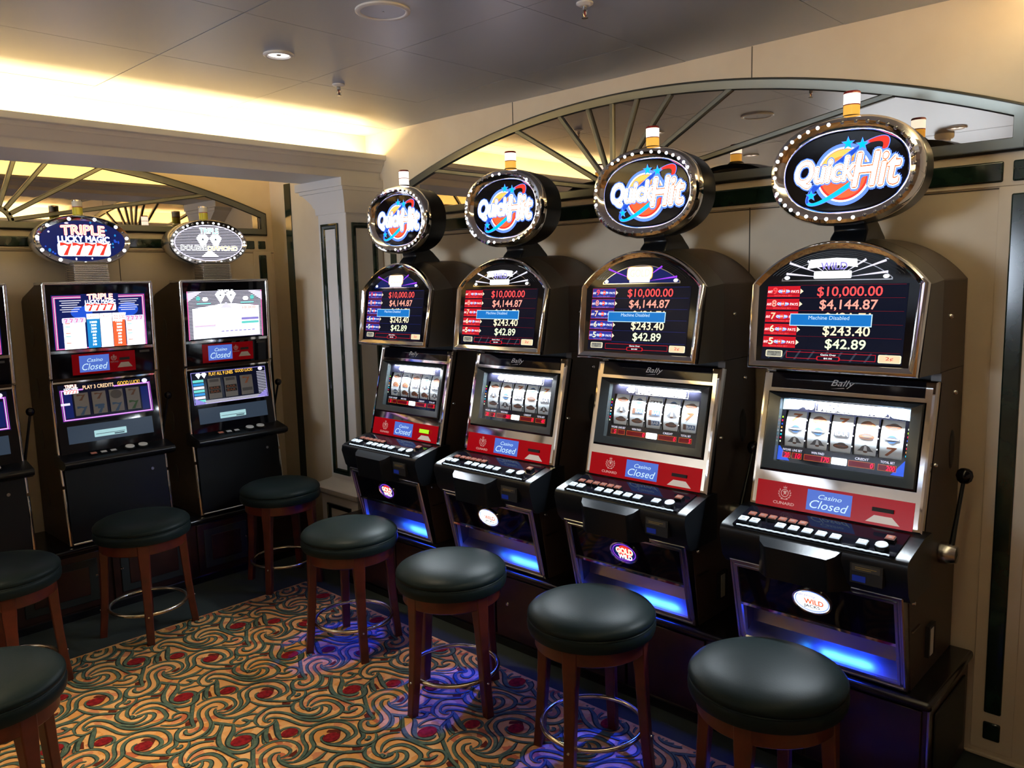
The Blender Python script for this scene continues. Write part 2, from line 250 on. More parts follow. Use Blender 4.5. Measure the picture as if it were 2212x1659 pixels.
CARPET_LINES=[(13,[(1.133,2.748),(1.148,2.733),(1.166,2.730),(1.185,2.738),(1.201,2.760),(1.211,2.789),(1.219,2.822),(1.232,2.850),(1.248,2.870),(1.267,2.881),(1.292,2.886),(1.314,2.881),(1.329,2.863),(1.333,2.838),(1.329,2.821),(1.315,2.810),(1.297,2.808),(1.284,2.812)]),(13,[(1.160,2.687),(1.186,2.692),(1.206,2.708),(1.224,2.733),(1.235,2.762),(1.242,2.796),(1.253,2.827),(1.267,2.843),(1.284,2.850),(1.303,2.840)]),(15,[(1.292,2.830),(1.280,2.817),(1.274,2.797),(1.274,2.769),(1.281,2.743),(1.295,2.724),(1.315,2.712),(1.337,2.708),(1.357,2.707),(1.377,2.710),(1.398,2.718),(1.414,2.723)]),(15,[(1.279,2.796),(1.287,2.771),(1.301,2.755),(1.320,2.749),(1.346,2.752),(1.373,2.764),(1.395,2.778),(1.406,2.794),(1.416,2.824),(1.433,2.851),(1.458,2.865),(1.483,2.859),(1.508,2.843),(1.524,2.813),(1.528,2.777),(1.520,2.751),(1.500,2.738),(1.475,2.732),(1.454,2.742),(1.440,2.763),(1.438,2.789),(1.447,2.811),(1.464,2.816)]),(12,[(1.285,2.800),(1.297,2.783),(1.315,2.779),(1.336,2.785),(1.356,2.801),(1.367,2.828),(1.368,2.856),(1.358,2.885),(1.342,2.904),(1.320,2.918),(1.297,2.921),(1.270,2.917),(1.253,2.909)]),(14,[(1.302,2.757),(1.323,2.756),(1.347,2.766),(1.370,2.785),(1.384,2.808),(1.394,2.843),(1.412,2.876),(1.433,2.887),(1.455,2.892),(1.468,2.892)]),(14,[(1.467,2.893),(1.489,2.893),(1.519,2.883),(1.543,2.861),(1.560,2.835),(1.565,2.798),(1.558,2.763),(1.543,2.738),(1.520,2.730),(1.496,2.727),(1.470,2.735)]),(15,[(1.282,2.997),(1.264,2.959),(1.241,2.918),(1.215,2.871),(1.194,2.830),(1.184,2.800),(1.178,2.776),(1.169,2.772),(1.151,2.787)]),(12,[(1.342,2.933),(1.357,2.951),(1.375,2.961),(1.396,2.961),(1.412,2.949),(1.421,2.926),(1.418,2.904),(1.401,2.888),(1.380,2.889)]),(13,[(1.363,3.023),(1.339,3.008),(1.319,2.984),(1.301,2.951),(1.289,2.930)]),(11,[(1.357,3.019),(1.318,3.003),(1.290,2.993),(1.278,2.984)]),(17,[(1.237,2.750),(1.244,2.725),(1.257,2.705),(1.271,2.679),(1.285,2.668)]),(13,[(1.236,2.740),(1.217,2.710),(1.196,2.690),(1.181,2.683),(1.160,2.685)]),(12,[(1.247,2.707),(1.229,2.677),(1.207,2.658),(1.187,2.656),(1.170,2.671),(1.145,2.694)]),(18,[(1.256,2.702),(1.237,2.677),(1.212,2.647),(1.195,2.619),(1.183,2.585),(1.182,2.554),(1.186,2.522),(1.197,2.500),(1.216,2.483),(1.240,2.478),(1.267,2.489),(1.285,2.515),(1.292,2.541),(1.286,2.567),(1.275,2.582),(1.261,2.591),(1.244,2.596)]),(19,[(1.278,2.672),(1.266,2.645),(1.250,2.623),(1.227,2.601),(1.211,2.581),(1.204,2.560),(1.208,2.538),(1.218,2.519),(1.236,2.510),(1.253,2.513)]),(11,[(1.247,2.602),(1.268,2.612),(1.295,2.611),(1.319,2.601),(1.334,2.596)]),(15,[(1.313,2.672),(1.323,2.671),(1.329,2.653),(1.346,2.639)]),(15,[(1.334,2.653),(1.321,2.642),(1.306,2.639),(1.290,2.647),(1.284,2.665)]),(12,[(1.285,2.683),(1.301,2.697),(1.319,2.702),(1.341,2.697),(1.366,2.685),(1.380,2.663)]),(19,[(1.401,2.587),(1.383,2.550),(1.367,2.518),(1.353,2.485),(1.344,2.452)]),(17,[(1.354,2.559),(1.332,2.534),(1.315,2.505),(1.303,2.470)]),(12,[(1.358,2.553),(1.332,2.549),(1.303,2.537),(1.288,2.521)]),(12,[(1.334,2.596),(1.350,2.567),(1.374,2.566),(1.396,2.576)]),(14,[(1.338,2.594),(1.342,2.625),(1.358,2.649),(1.381,2.665),(1.408,2.676),(1.432,2.677),(1.456,2.666),(1.475,2.648),(1.489,2.627)]),(14,[(1.368,2.595),(1.371,2.618),(1.387,2.636),(1.409,2.643),(1.427,2.632),(1.443,2.609),(1.455,2.579),(1.462,2.549),(1.476,2.523),(1.494,2.497),(1.515,2.478),(1.541,2.475),(1.564,2.480),(1.582,2.497),(1.588,2.519),(1.576,2.538),(1.556,2.545),(1.537,2.550)]),(12,[(1.386,2.590),(1.376,2.586),(1.371,2.597),(1.378,2.605),(1.390,2.608),(1.404,2.600),(1.420,2.577),(1.429,2.551),(1.437,2.515),(1.445,2.481),(1.461,2.452),(1.484,2.441),(1.513,2.433),(1.540,2.418),(1.560,2.400),(1.580,2.371),(1.611,2.341)]),(16,[(1.456,2.573),(1.460,2.531),(1.472,2.496),(1.490,2.470),(1.512,2.451),(1.541,2.443),(1.569,2.437),(1.595,2.444),(1.613,2.462),(1.619,2.488),(1.621,2.520),(1.611,2.554),(1.592,2.570),(1.568,2.575),(1.540,2.568)]),(13,[(1.525,2.542),(1.515,2.564),(1.517,2.589),(1.531,2.618),(1.552,2.640),(1.576,2.653),(1.603,2.656),(1.628,2.645),(1.653,2.623)]),(13,[(1.532,2.577),(1.556,2.601),(1.581,2.612),(1.607,2.610),(1.628,2.592),(1.639,2.568),(1.646,2.537),(1.650,2.503),(1.655,2.469),(1.661,2.439)]),(14,[(1.537,2.634),(1.516,2.636),(1.497,2.623),(1.483,2.601),(1.479,2.573),(1.486,2.543),(1.501,2.515),(1.521,2.502),(1.541,2.506),(1.559,2.519),(1.568,2.536)]),(13,[(1.522,2.545),(1.536,2.539),(1.556,2.539)]),(18,[(1.525,2.569),(1.522,2.545),(1.535,2.547)]),(12,[(1.405,2.780),(1.409,2.753),(1.418,2.720),(1.435,2.690),(1.457,2.661),(1.480,2.641),(1.491,2.631),(1.506,2.635),(1.525,2.647)]),(12,[(1.436,2.797),(1.436,2.767),(1.449,2.736),(1.468,2.708),(1.487,2.683),(1.506,2.664),(1.526,2.652),(1.550,2.648),(1.570,2.654),(1.587,2.675),(1.592,2.693)]),(15,[(1.577,2.765),(1.567,2.741),(1.558,2.715),(1.546,2.699),(1.526,2.693),(1.513,2.679),(1.512,2.662)]),(13,[(1.540,2.682),(1.551,2.675),(1.560,2.679),(1.561,2.691)]),(15,[(1.641,2.779),(1.625,2.791),(1.605,2.789),(1.586,2.773),(1.572,2.746),(1.570,2.724),(1.581,2.706),(1.601,2.692),(1.627,2.689),(1.654,2.695),(1.680,2.714)]),(13,[(1.622,2.770),(1.610,2.758),(1.608,2.741),(1.620,2.727),(1.644,2.731)]),(13,[(1.599,2.442),(1.613,2.418),(1.650,2.416)]),(12,[(1.620,2.428),(1.634,2.448),(1.660,2.446),(1.675,2.419),(1.663,2.387),(1.631,2.370),(1.600,2.379),(1.569,2.415)])]
CARPET_PATCHES=[[(1.326,2.808),(1.350,2.814),(1.339,2.792),(1.320,2.781),(1.305,2.799)],[(1.331,2.987),(1.340,2.977),(1.325,2.929),(1.308,2.943)],[(1.483,2.676),(1.507,2.650),(1.495,2.641),(1.475,2.663)],[(1.157,2.653),(1.168,2.664),(1.200,2.646),(1.191,2.627)],[(1.198,2.815),(1.205,2.801),(1.179,2.770),(1.174,2.775)],[(1.166,2.820),(1.187,2.823),(1.176,2.788),(1.157,2.800)],[(1.482,2.830),(1.494,2.835),(1.514,2.815),(1.521,2.797),(1.498,2.769),(1.504,2.798),(1.478,2.823)]]
CARPET_DOTS=[(1.387,2.922,0.031,0.026),(1.471,2.783,0.031,0.028),(1.246,2.550,0.038,0.031)]
# ------------------------------------------------------------------ the room
XA, YB, ZC = 2.845, 4.598, 2.425
XL, YF = -4.6, -2.6
def wall(name, x0, x1, y0, y1, z0=0, z1=ZC + 0.06):
    b = MB(); b.box(x0, x1, y0, y1, z0, z1, 'wall_cream'); return b
b = wall('wall_right', XA, XA + 0.1, YF, 3.945)
for y in (1.449, 2.654, -0.96):
    b.box(XA - 0.0012, XA, y - 0.002, y + 0.002, 0.0, ZC, 'seam_dark')
b.box(XA - 0.0012, XA, YF, 3.68, 1.838, 1.842, 'seam_dark')
struct(b.build('wall_right'))
b = wall('wall_back', XL, 2.69, YB, YB + 0.1)
for x in (0.15, 1.75): b.box(x - 0.002, x + 0.002, YB - 0.0012, YB, 0.3, ZC, 'seam_dark')
b.box(XL, 2.69, YB - 0.0012, YB, 1.803, 1.807, 'seam_dark')
struct(b.build('wall_back'))
b = wall('wall_niche', 2.69, XA + 0.1, 3.945, YB + 0.1); b.box(2.684, 2.69, 4.36, 4.425, 0.03, 2.21, 'green_marble')
struct(b.build('wall_niche'))
WY0, WY1, WZ0, WZ1 = 2.1, 4.1, 1.15, 1.95
b = MB()
for y0, y1, z0, z1 in ((YF, WY0, 0, ZC), (WY1, YB, 0, ZC), (WY0, WY1, 0, WZ0), (WY0, WY1, WZ1, ZC)): b.box(XL - 0.1, XL, y0, y1, z0, z1, 'wall_cream')
struct(b.build('wall_left'))
win = MB(); win.box(XL - 0.075, XL - 0.07, WY0, WY1, WZ0, WZ1, 'e_window_fill'); win = struct(win.build('added_window_1')); b = MB()      # added window out of view; its glowing pane lights the right wall
for y0, y1, z0, z1 in ((WY0, WY1, WZ0, WZ0 + .05), (WY0, WY1, WZ1 - .05, WZ1), (WY0, WY0 + .05, WZ0, WZ1), (WY1 - .05, WY1, WZ0, WZ1), (3.075, 3.125, WZ0, WZ1)): b.box(XL - 0.069, XL + 0.02, y0, y1, z0, z1, 'white_paint')
b.build('added_window_frame', win)
b = MB(); b.box(-1.66, -1.60, 0.6, YB, 0, 1.22, 'wall_cream'); b.box(-1.69, -1.57, 0.57, YB, 1.22, 1.26, 'plinth_wood'); struct(b.build('wall_light_block', bevel=0.004))      # added low wall out of view, blocks the window light from the floor
struct(wall('wall_front', XL - 0.1, XA + 0.1, YF - 0.1, YF).build('wall_front'))

# ceiling: square metal panels with fine open joints
b = MB(); nx0, ny0 = 1.319, 2.945
xs = sorted([XL, XA] + [nx0 + 0.597 * k for k in range(-8, 4) if XL < nx0 + 0.597 * k < XA]); ys = sorted([YF, YB] + [ny0 + 0.61 * k for k in range(-10, 4) if YF < ny0 + 0.61 * k < YB])
for i in range(len(xs) - 1):
    for j in range(len(ys) - 1):
        dz = random.uniform(0, 0.0015)
        b.box(xs[i] + 0.0012, xs[i + 1] - 0.0012, ys[j] + 0.0012, ys[j + 1] - 0.0012, ZC + dz, ZC + 0.02, 'ceiling_metal')
b.box(XL, XA, YF, YB, ZC + 0.021, ZC + 0.06, 'ceiling_gap')
struct(b.build('ceiling'))

# floor: patterned carpet with a plain dark border in front of the machine plinths
TX, TY = 0.472, 0.458
CX0, CX1, CY0, CY1 = XL, 2.25, YF, 3.72
b = MB()
b.add([(CX0, CY0, 0), (CX1, CY0, 0), (CX1, CY1, 0), (CX0, CY1, 0)], [(0, 1, 2, 3)], 'carpet_tan')
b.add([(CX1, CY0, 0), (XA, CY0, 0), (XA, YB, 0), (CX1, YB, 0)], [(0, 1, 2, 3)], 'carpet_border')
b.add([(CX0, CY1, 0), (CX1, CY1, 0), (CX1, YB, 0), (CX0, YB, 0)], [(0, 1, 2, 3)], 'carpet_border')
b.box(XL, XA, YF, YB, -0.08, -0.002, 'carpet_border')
def crom(P, k=4):
    out = []
    for i in range(len(P) - 1):
        p0 = P[max(i - 1, 0)]; p1 = P[i]; p2 = P[i + 1]; p3 = P[min(i + 2, len(P) - 1)]
        for q in range(k):
            t = q / k
            out.append(tuple(0.5 * (2 * p1[c] + (p2[c] - p0[c]) * t + (2 * p0[c] - 5 * p1[c] + 4 * p2[c] - p3[c]) * t * t + (3 * p1[c] - p0[c] - 3 * p2[c] + p3[c]) * t ** 3) for c in (0, 1)))
    return out + [P[-1]]
rib = []
for w, pts in CARPET_LINES:
    P = crom(pts); n = len(P); L = []; R = []
    for i, p in enumerate(P):
        a = P[max(i - 1, 0)]; c = P[min(i + 1, n - 1)]; dx, dy = c[0] - a[0], c[1] - a[1]; l = math.hypot(dx, dy) or 1
        h = w * 0.00057 * (0.45 + 0.55 * min(1, 5 * i / n, 5 * (n - 1 - i) / n))
        L.append((p[0] - dy / l * h, p[1] + dx / l * h)); R.append((p[0] + dy / l * h, p[1] - dx / l * h))
    rib.append((L, R))
def inside(x, y): return -0.9 < x < CX1 - 0.01 and 0.3 < y < CY1 - 0.01
for i in range(-5, 4):
    for j in range(-6, 4):
        ox, oy = i * TX, j * TY
        for kk, (L, R) in enumerate(rib):
            vs = []; fs = []; zz = 0.0012 + 0.00004 * kk
            for q in range(len(L)):
                vs += [(L[q][0] + ox, L[q][1] + oy, zz), (R[q][0] + ox, R[q][1] + oy, zz)]
            for q in range(len(L) - 1):
                if all(inside(vs[2 * q + k][0], vs[2 * q + k][1]) for k in range(4)): fs.append((2 * q, 2 * q + 1, 2 * q + 3, 2 * q + 2))
            if fs:
                b.add(vs, fs, 'carpet_dark'); v2 = []
                for q in range(len(L)):
                    l, r = vs[2 * q], vs[2 * q + 1]
                    for t in (0.06, 0.74): v2.append((l[0] + (r[0] - l[0]) * t, l[1] + (r[1] - l[1]) * t, zz + 0.00002))
                b.add(v2, fs, 'carpet_green')
        for P in CARPET_PATCHES:
            if all(inside(x + ox, y + oy) for x, y in P): b.add([(x + ox, y + oy, 0.0006) for x, y in P], [tuple(range(len(P)))], 'carpet_rust')
        for x, y, ra, rb in CARPET_DOTS:
            if inside(x + ox - ra, y + oy - rb) and inside(x + ox + ra, y + oy + rb):
                b.add([(x + ox + ra * math.cos(t * PI / 10), y + oy + rb * math.sin(t * PI / 10), 0.0034) for t in range(20)], [tuple(range(20))], 'carpet_red')
struct(b.build('floor', recalc=False))

# cornice beams with light coves, and the cove upstands behind them
def beam(flip, n):
    F = (lambda y: 4.05 - y) if flip else (lambda y: y)
    poly = [(3.62, 2.30), (3.62, 2.272), (3.636, 2.268), (3.645, 2.25), (3.662, 2.222), (3.668, 2.212), (3.68, 2.208), (3.68, 2.168), (4.05, 2.168), (4.05, 2.190), (4.06, 2.194), (4.075, 2.215), (4.085, 2.222), (4.10, 2.226), (4.10, 2.241), (4.08, 2.241), (4.08, 2.21), (3.85, 2.21), (3.79, 2.25), (3.64, 2.25), (3.64, 2.30)]
    b = MB(); b.prism(poly, lambda y, z, x: (x, F(y), z), XL, XA, 'white_paint'); struct(b.build('trim_%d' % n, bevel=0.002))
    b = MB(); b.prism([(3.80, 2.215), (3.84, 2.215), (3.84, ZC), (3.80, ZC)], lambda y, z, x: (x, F(y), z), XL, XA, 'wall_cream'); struct(b.build('trim_%d' % (n + 1)))
beam(False, 1); beam(True, 3)
b = MB(); b.box(-2.15, -1.85, 0.45, 3.79, 2.12, ZC, 'white_paint'); struct(b.build('trim_9', bevel=0.004))      # added beam that keeps the window light off the ceiling

# wall boards with inlaid green marble below the arched mirrors and beside them
def decor(n, T, s0, hs, z0, zband0, zband1, right_only):
    b = MB(); c = MB(); P = lambda a0, a1, q0, q1, d0, d1, m, mb: mb.box(a0, a1, d0, d1, q0, q1, m, T=T)
    P(s0 - hs, s0 + hs, zband0 - 0.012, z0 - 0.001, 0.0, 0.006, 'wall_cream', b)
    P(s0 - hs + 0.085, s0 + hs - 0.085, zband0, zband1, 0.0, 0.012, 'green_marble', c)
    for sg in ((-1,) if right_only == -1 else (1,) if right_only == 1 else (-1, 1)):
        e = s0 + sg * (hs - 0.010); f = s0 + sg * (hs - 0.060); u, v = min(e, f), max(e, f)
        P(u - 0.035, v + 0.035, 0.025, zband0 - 0.013, 0.0, 0.006, 'wall_cream', b)
        P(u, v, zband0, zband1, 0.0, 0.012, 'green_marble', c)
        P(u, v, 0.157, zband0 - 0.036, 0.0, 0.013, 'green_marble', c)
        P(u, v, 0.064, 0.125, 0.0, 0.012, 'green_marble', c)
    struct(b.build('trim_%d' % n, bevel=0.0015)); struct(c.build('trim_%d' % (n + 1), bevel=0.005))
TA = lambda s, d, z: (XA - d, s, z)
TB = lambda s, d, z: (s, YB - d, z)
decor(5, TA, 2.075, 1.54, 1.946, 1.858, 1.920, 0)
decor(7, TB, 1.172, 1.472, 1.910, 1.827, 1.877, 0)
b = MB(); b.box(XA - 0.012, XA, YF, 0.645, 0.0, 0.012, 'wall_cream'); struct(b.build('baseboard_right', bevel=0.003))

# arched mirrors with sunburst bars
def mirror(label, T, s0, hs, z0, zc, zh, reach):
    r0 = 4.177; t = thing('arched_mirror', label, 'mirror', T(s0, 0, z0))
    Minv = Matrix.Translation(-Vector(T(s0, 0, z0)))
    L = lambda s, d, z: tuple(Minv @ Vector(T(s, d, z)))
    def outline(ins, d):
        h = hs - ins; r = r0 - ins; P = [(s0 - h, z0 + ins), (s0 + h, z0 + ins)]
        a = math.asin(h / r)
        for k in range(49):
            q = a - 2 * a * k / 48; P.append((s0 + r * math.sin(q), zc + r * math.cos(q)))
        return [L(s, d, z) for s, z in P]
    b = MB(); b.add(outline(0.02, 0.006), [tuple(range(51))], 'mirror_bronze'); b.build('mirror_glass', t)
    b = MB(); b.loft([outline(0, 0), outline(0, 0.016), outline(0.006, 0.022), outline(0.009, 0.022)], 'frame_dark', False)
    b.loft([outline(0.009, 0.022), outline(0.036, 0.018), outline(0.038, 0.018)], 'frame_metal', False)
    b.loft([outline(0.038, 0.018), outline(0.042, 0.004)], 'frame_dark', False); b.build('mirror_frame', t)
    for ang in range(10, 180, 20):
        a = math.radians(ang); ca, sa = math.cos(a), math.sin(a)
        lo = 0.075; hi = 0.075
        while True:
            s, z = ca * (hi + 0.01), zh + sa * (hi + 0.01)
            if abs(s) > hs - 0.03 or math.hypot(s, z - zc) > r0 - 0.03: break
            hi += 0.01
        b = MB(); Tb = lambda u, v, d: L(s0 + ca * u - sa * v, d, zh + sa * u + ca * v)
        b.prism([(-0.011, 0.006), (0.011, 0.006), (0.011, 0.012), (0.007, 0.016), (-0.007, 0.016), (-0.011, 0.012)], lambda p, q, u: Tb(u, p, q), lo, hi, 'frame_metal'); b.build('sunburst_bar', t)
    b = MB(); lp = []
    for rr, d in ((0.088, 0.006), (0.088, 0.016), (0.066, 0.016), (0.066, 0.006)): lp.append([L(s0 + rr * math.cos(PI * k / 20), d, zh - 0.004 + rr * math.sin(PI * k / 20)) for k in range(21)])
    b.loft(lp, 'frame_metal', False, closed=False); b.build('hub_arc', t)
mirror('wide arched mirror with sunburst bars on the cream wall behind the four round-topped machines', TA, 2.075, 1.515, 1.946, -1.817, 1.972, 0)
mirror('arched mirror with sunburst bars on the back wall of the niche, behind the square-topped machines', TB, 1.172, 1.474, 1.910, -1.864, 1.945, 0)

# corner column
t = thing('column', 'cream square column with green-framed panels in the corner between the two rows of machines', 'column', (2.7, 3.8, 0))
T0 = lambda x, y, z: (x - 2.7, y - 3.8, z)
b = MB(); b.box(2.60, XA - 0.001, 3.68, 3.945, 0.44, 1.99, 'white_paint', T=T0); b.build('shaft', t, bevel=0.004)
b = MB(); lv = [(1.985, 2.60, 3.68, 3.945), (1.985, 2.592, 3.674, 3.955), (2.02, 2.592, 3.674, 3.96), (2.026, 2.590, 3.672, 3.972), (2.045, 2.588, 3.670, 3.985), (2.07, 2.585, 3.668, 4.02), (2.09, 2.582, 3.666, 4.05), (2.102, 2.58, 3.664, 4.07), (2.104, 2.575, 3.661, 4.08), (2.122, 2.573, 3.66, 4.09), (2.124, 2.566, 3.656, 4.115), (2.1675, 2.566, 3.656, 4.115)]
b.loft([[T0(xl, yf, z), T0(XA - 0.001, yf, z), T0(XA - 0.001, yb, z), T0(xl, yb, z)] for z, xl, yf, yb in lv], 'white_paint', False, True, True); b.build('capital', t)
b = MB(); lv = [(0.0, 2.555, 3.635, 3.99), (0.385, 2.555, 3.635, 3.99), (0.39, 2.545, 3.625, 4.0), (0.405, 2.53, 3.605, 4.02), (0.43, 2.525, 3.60, 4.03), (0.445, 2.535, 3.61, 4.02), (0.47, 2.585, 3.665, 3.96), (0.48, 2.598, 3.678, 3.947)]
b.loft([[T0(xl, yf, z), T0(XA - 0.001, yf, z), T0(XA - 0.001, yb, z), T0(xl, yb, z)] for z, xl, yf, yb in lv], 'white_paint', False, True, True); b.build('pedestal', t)
def panel_frame(T, a0, a1, z0, z1, w=0.030):
    b = MB(); lo = lambda i, d: [T(a0 + i, d, z0 + i), T(a1 - i, d, z0 + i), T(a1 - i, d, z1 - i), T(a0 + i, d, z1 - i)]
    b.loft([lo(0, 0), lo(0, 0.010), lo(0.008, 0.012), lo(0.012, 0.008), lo(w - 0.006, 0.007), lo(w, 0.0)], 'green_marble', False); b.build('panel_frame', t)
panel_frame(lambda a, d, z: T0(2.60 - d, a, z), 3.752, 3.912, 0.512, 1.932)
panel_frame(lambda a, d, z: T0(a, 3.68 - d, z), 2.634, 2.80, 0.512, 1.932)
panel_frame(lambda a, d, z: T0(a, 3.635 - d, z), 2.60, 2.82, 0.06, 0.34)
panel_frame(lambda a, d, z: T0(2.555 - d, a, z), 3.70, 3.93, 0.06, 0.34)

# plinths the machines stand on
def plinth(label, T, s0, s1, dep, doors, framed, end):
    t = thing('machine_plinth', label, 'plinth', T((s0 + s1) / 2, 0, 0)); Minv = Matrix.Translation(-Vector(T((s0 + s1) / 2, 0, 0)))
    L = lambda s, d, z: tuple(Minv @ Vector(T(s, d, z)))
    b = MB(); b.box(s0 + 0.015, s1, 0.013, dep - 0.028, 0.0, 0.334, 'plinth_wood', T=L); b.build('body', t, bevel=0.003)
    b = MB(); b.box(s0, s1, 0.013, dep, 0.332, 0.36, 'plinth_black', T=L); b.build('top_slab', t, bevel=0.011, seg=3)
    b = MB(); b.box(s0 + 0.02, s1 - 0.01, dep - 0.028, dep - 0.02, 0.0, 0.035, 'plinth_black', T=L); b.build('kick_strip', t)
    for a0, a1, lk in doors:
        b = MB(); b.box(a0, a1, dep - 0.028, dep - 0.018, 0.045, 0.322, 'plinth_wood', T=L)
        if framed:
            for i, (q, m) in enumerate(((0.035, 'panel_groove'), (0.075, 'plinth_wood'))):
                b.box(a0 + q, a1 - q, dep - 0.018, dep - 0.013 + 0.003 * i, 0.045 + q * 0.9, 0.322 - q * 0.9, m, T=L)
        d = b.build('door', t, bevel=0.002)
        b = MB(); b.lathe([(0.0, 0.006), (0.007, 0.005), (0.008, 0.0)], 'chrome', 14, T=lambda x, y, z: L(lk + x, dep - 0.018 + z, 0.20 + y)); b.build('lock', d)
    if end:
        b = MB(); b.box(s0 + 0.010, s0 + 0.0155, dep - 0.034, dep - 0.026, 0.0, 0.332, 'satin_chrome', T=L); b.build('edge_trim', t)
        b = MB(); b.box(s0 + 0.009, s0 + 0.0151, 0.06, dep - 0.09, 0.06, 0.29, 'panel_groove', T=L); b.build('end_panel', t, bevel=0.003)
    return t
PZ = 0.36
plinth('long black-topped wooden plinth under the four round-topped machines along the right wall', TA, 0.630, 3.60, 0.470,
       [(0.66, 1.00, 0.93), (1.01, 1.34, 1.07), (1.37, 1.70, 1.63), (1.71, 2.04, 1.77), (2.07, 2.40, 2.33), (2.41, 2.74, 2.47), (2.77, 3.10, 3.03), (3.11, 3.44, 3.17)], False, True)
plinth('dark wooden plinth with framed doors under the square-topped machines in the niche', TB, -0.9, 2.55, 0.475,
       [(0.10, 0.50, 0.46), (0.54, 0.94, 0.58), (0.98, 1.38, 1.34), (1.42, 1.82, 1.46), (1.86, 2.18, 2.14), (2.21, 2.53, 2.25)], True, False)

# ceiling fittings
def fit(name, label, cat, x, y, group=None): return thing(name, label, cat, (x, y, ZC), 0, group)
dl = ['recessed round downlight with a bright ring, shining above the corner stool', 'recessed downlight near the left of the ceiling, out over the open carpet'] 
for i, (x, y) in enumerate(DOWN):
    t = fit('recessed_downlight', dl[0] if i == 0 else 'recessed round downlight in the ceiling over the open carpet, one mirrored, the rest added for light', 'ceiling light', x, y, None if i == 0 else 'downlights over the open carpet')
    b = MB(); b.lathe([(0.054, 0.0), (0.054, -0.006), (0.048, -0.009), (0.041, -0.008), (0.037, -0.003)], 'white_plastic', 36, cap=False); b.build('trim_ring', t)
    b = MB(); b.lathe([(0.0, -0.0025), (0.037, -0.0025)], 'e_lamp', 36); b.lathe([(0.0, -0.004), (0.008, -0.0045), (0.009, -0.002)], 'gunmetal', 16); b.build('lamp_disc', t)
def speaker(x, y, label):
    t = fit('ceiling_speaker', label, 'speaker', x, y)
    b = MB(); b.lathe([(0.084, 0.0), (0.084, -0.005), (0.078, -0.008), (0.070, -0.007), (0.068, -0.004)], 'white_plastic', 48, cap=False); b.build('rim', t)
    b = MB(); b.lathe([(0.0, -0.0055), (0.003, -0.0055), (0.004, -0.004), (0.069, -0.004)], 'ceiling_metal', 48); b.build('grille', t)
speaker(1.613, 2.036, 'large flat round speaker cover in the metal ceiling at the top edge of the picture')
def sprinkler(x, y, label):
    t = fit('sprinkler', label, 'sprinkler', x, y)
    b = MB(); b.lathe([(0.026, 0.0), (0.026, -0.004), (0.016, -0.010), (0.008, -0.010)], 'white_plastic', 24); b.build('escutcheon', t)
    b = MB(); b.lathe([(0.008, -0.010), (0.008, -0.022), (0.006, -0.024)], 'satin_chrome', 14)
    b.tube([(-0.006, 0, -0.022), (-0.009, 0, -0.032), (-0.003, 0, -0.042)], 0.0017, 'satin_chrome', 6); b.tube([(0.006, 0, -0.022), (0.009, 0, -0.032), (0.003, 0, -0.042)], 0.0017, 'satin_chrome', 6)
    b.tube([(0, 0, -0.022), (0, 0, -0.042)], 0.0024, 'red_cap', 6); b.lathe([(0.003, -0.041), (0.010, -0.043), (0.010, -0.0445), (0.0, -0.0455)], 'satin_chrome', 14); b.build('sprinkler_head', t)
sprinkler(2.041, 2.891, 'small sprinkler head hanging from the ceiling between the downlight and the cornice')
sprinkler(2.020, 1.576, 'small sprinkler head at the top edge of the picture, right of the round speaker')
t = fit('smoke_detector', 'white ceiling smoke detector, seen only reflected at the right of the arched mirror', 'detector', 0.14, 1.54)
b = MB(); b.lathe([(0.055, 0.0), (0.055, -0.02), (0.045, -0.034), (0.036, -0.036), (0.036, -0.046), (0.0, -0.05)], 'white_plastic', 32); b.build('housing', t)
# ------------------------------------------------------------------ slot machines, round-topped row.  Local axes: x to the player's right, -y towards the player, z up from the plinth
HW = 0.2725
def plane(v0, z0, v1, z1):       # tilted front plane from (v0,z0) at its foot to (v1,z1): T(a, b, c), b metres up the plane, c out of it
    L = math.hypot(v1 - v0, z1 - z0); ev, ez = (v1 - v0) / L, (z1 - z0) / L
    return (lambda a, b, c: (a, -(v0 + ev * b + ez * c), z0 + ez * b - ev * c)), L
def arch(hw, hb, b0, bs, ba, n=28):
    R = (hw * hw + (ba - bs) ** 2) / (2 * (ba - bs)); cz = ba - R; a0 = math.asin(min(1, hw / R))
    return [(-hb, b0), (hb, b0)] + [(R * math.sin(a0 - 2 * a0 * k / n), cz + R * math.cos(a0 - 2 * a0 * k / n)) for k in range(n + 1)]
def rrect(a0, a1, b0, b1, r, n=5):
    P = []
    for cx, cy, q in ((a1 - r, b1 - r, 0), (a0 + r, b1 - r, 1), (a0 + r, b0 + r, 2), (a1 - r, b0 + r, 3)):
        for k in range(n + 1): t = PI / 2 * (q + k / n); P.append((cx + r * math.cos(t), cy + r * math.sin(t)))
    return P
def ringloft(b, T, steps, m, smooth=False): b.loft([[T(p[0], p[1], c) for p in o] for o, c in steps], m, smooth)

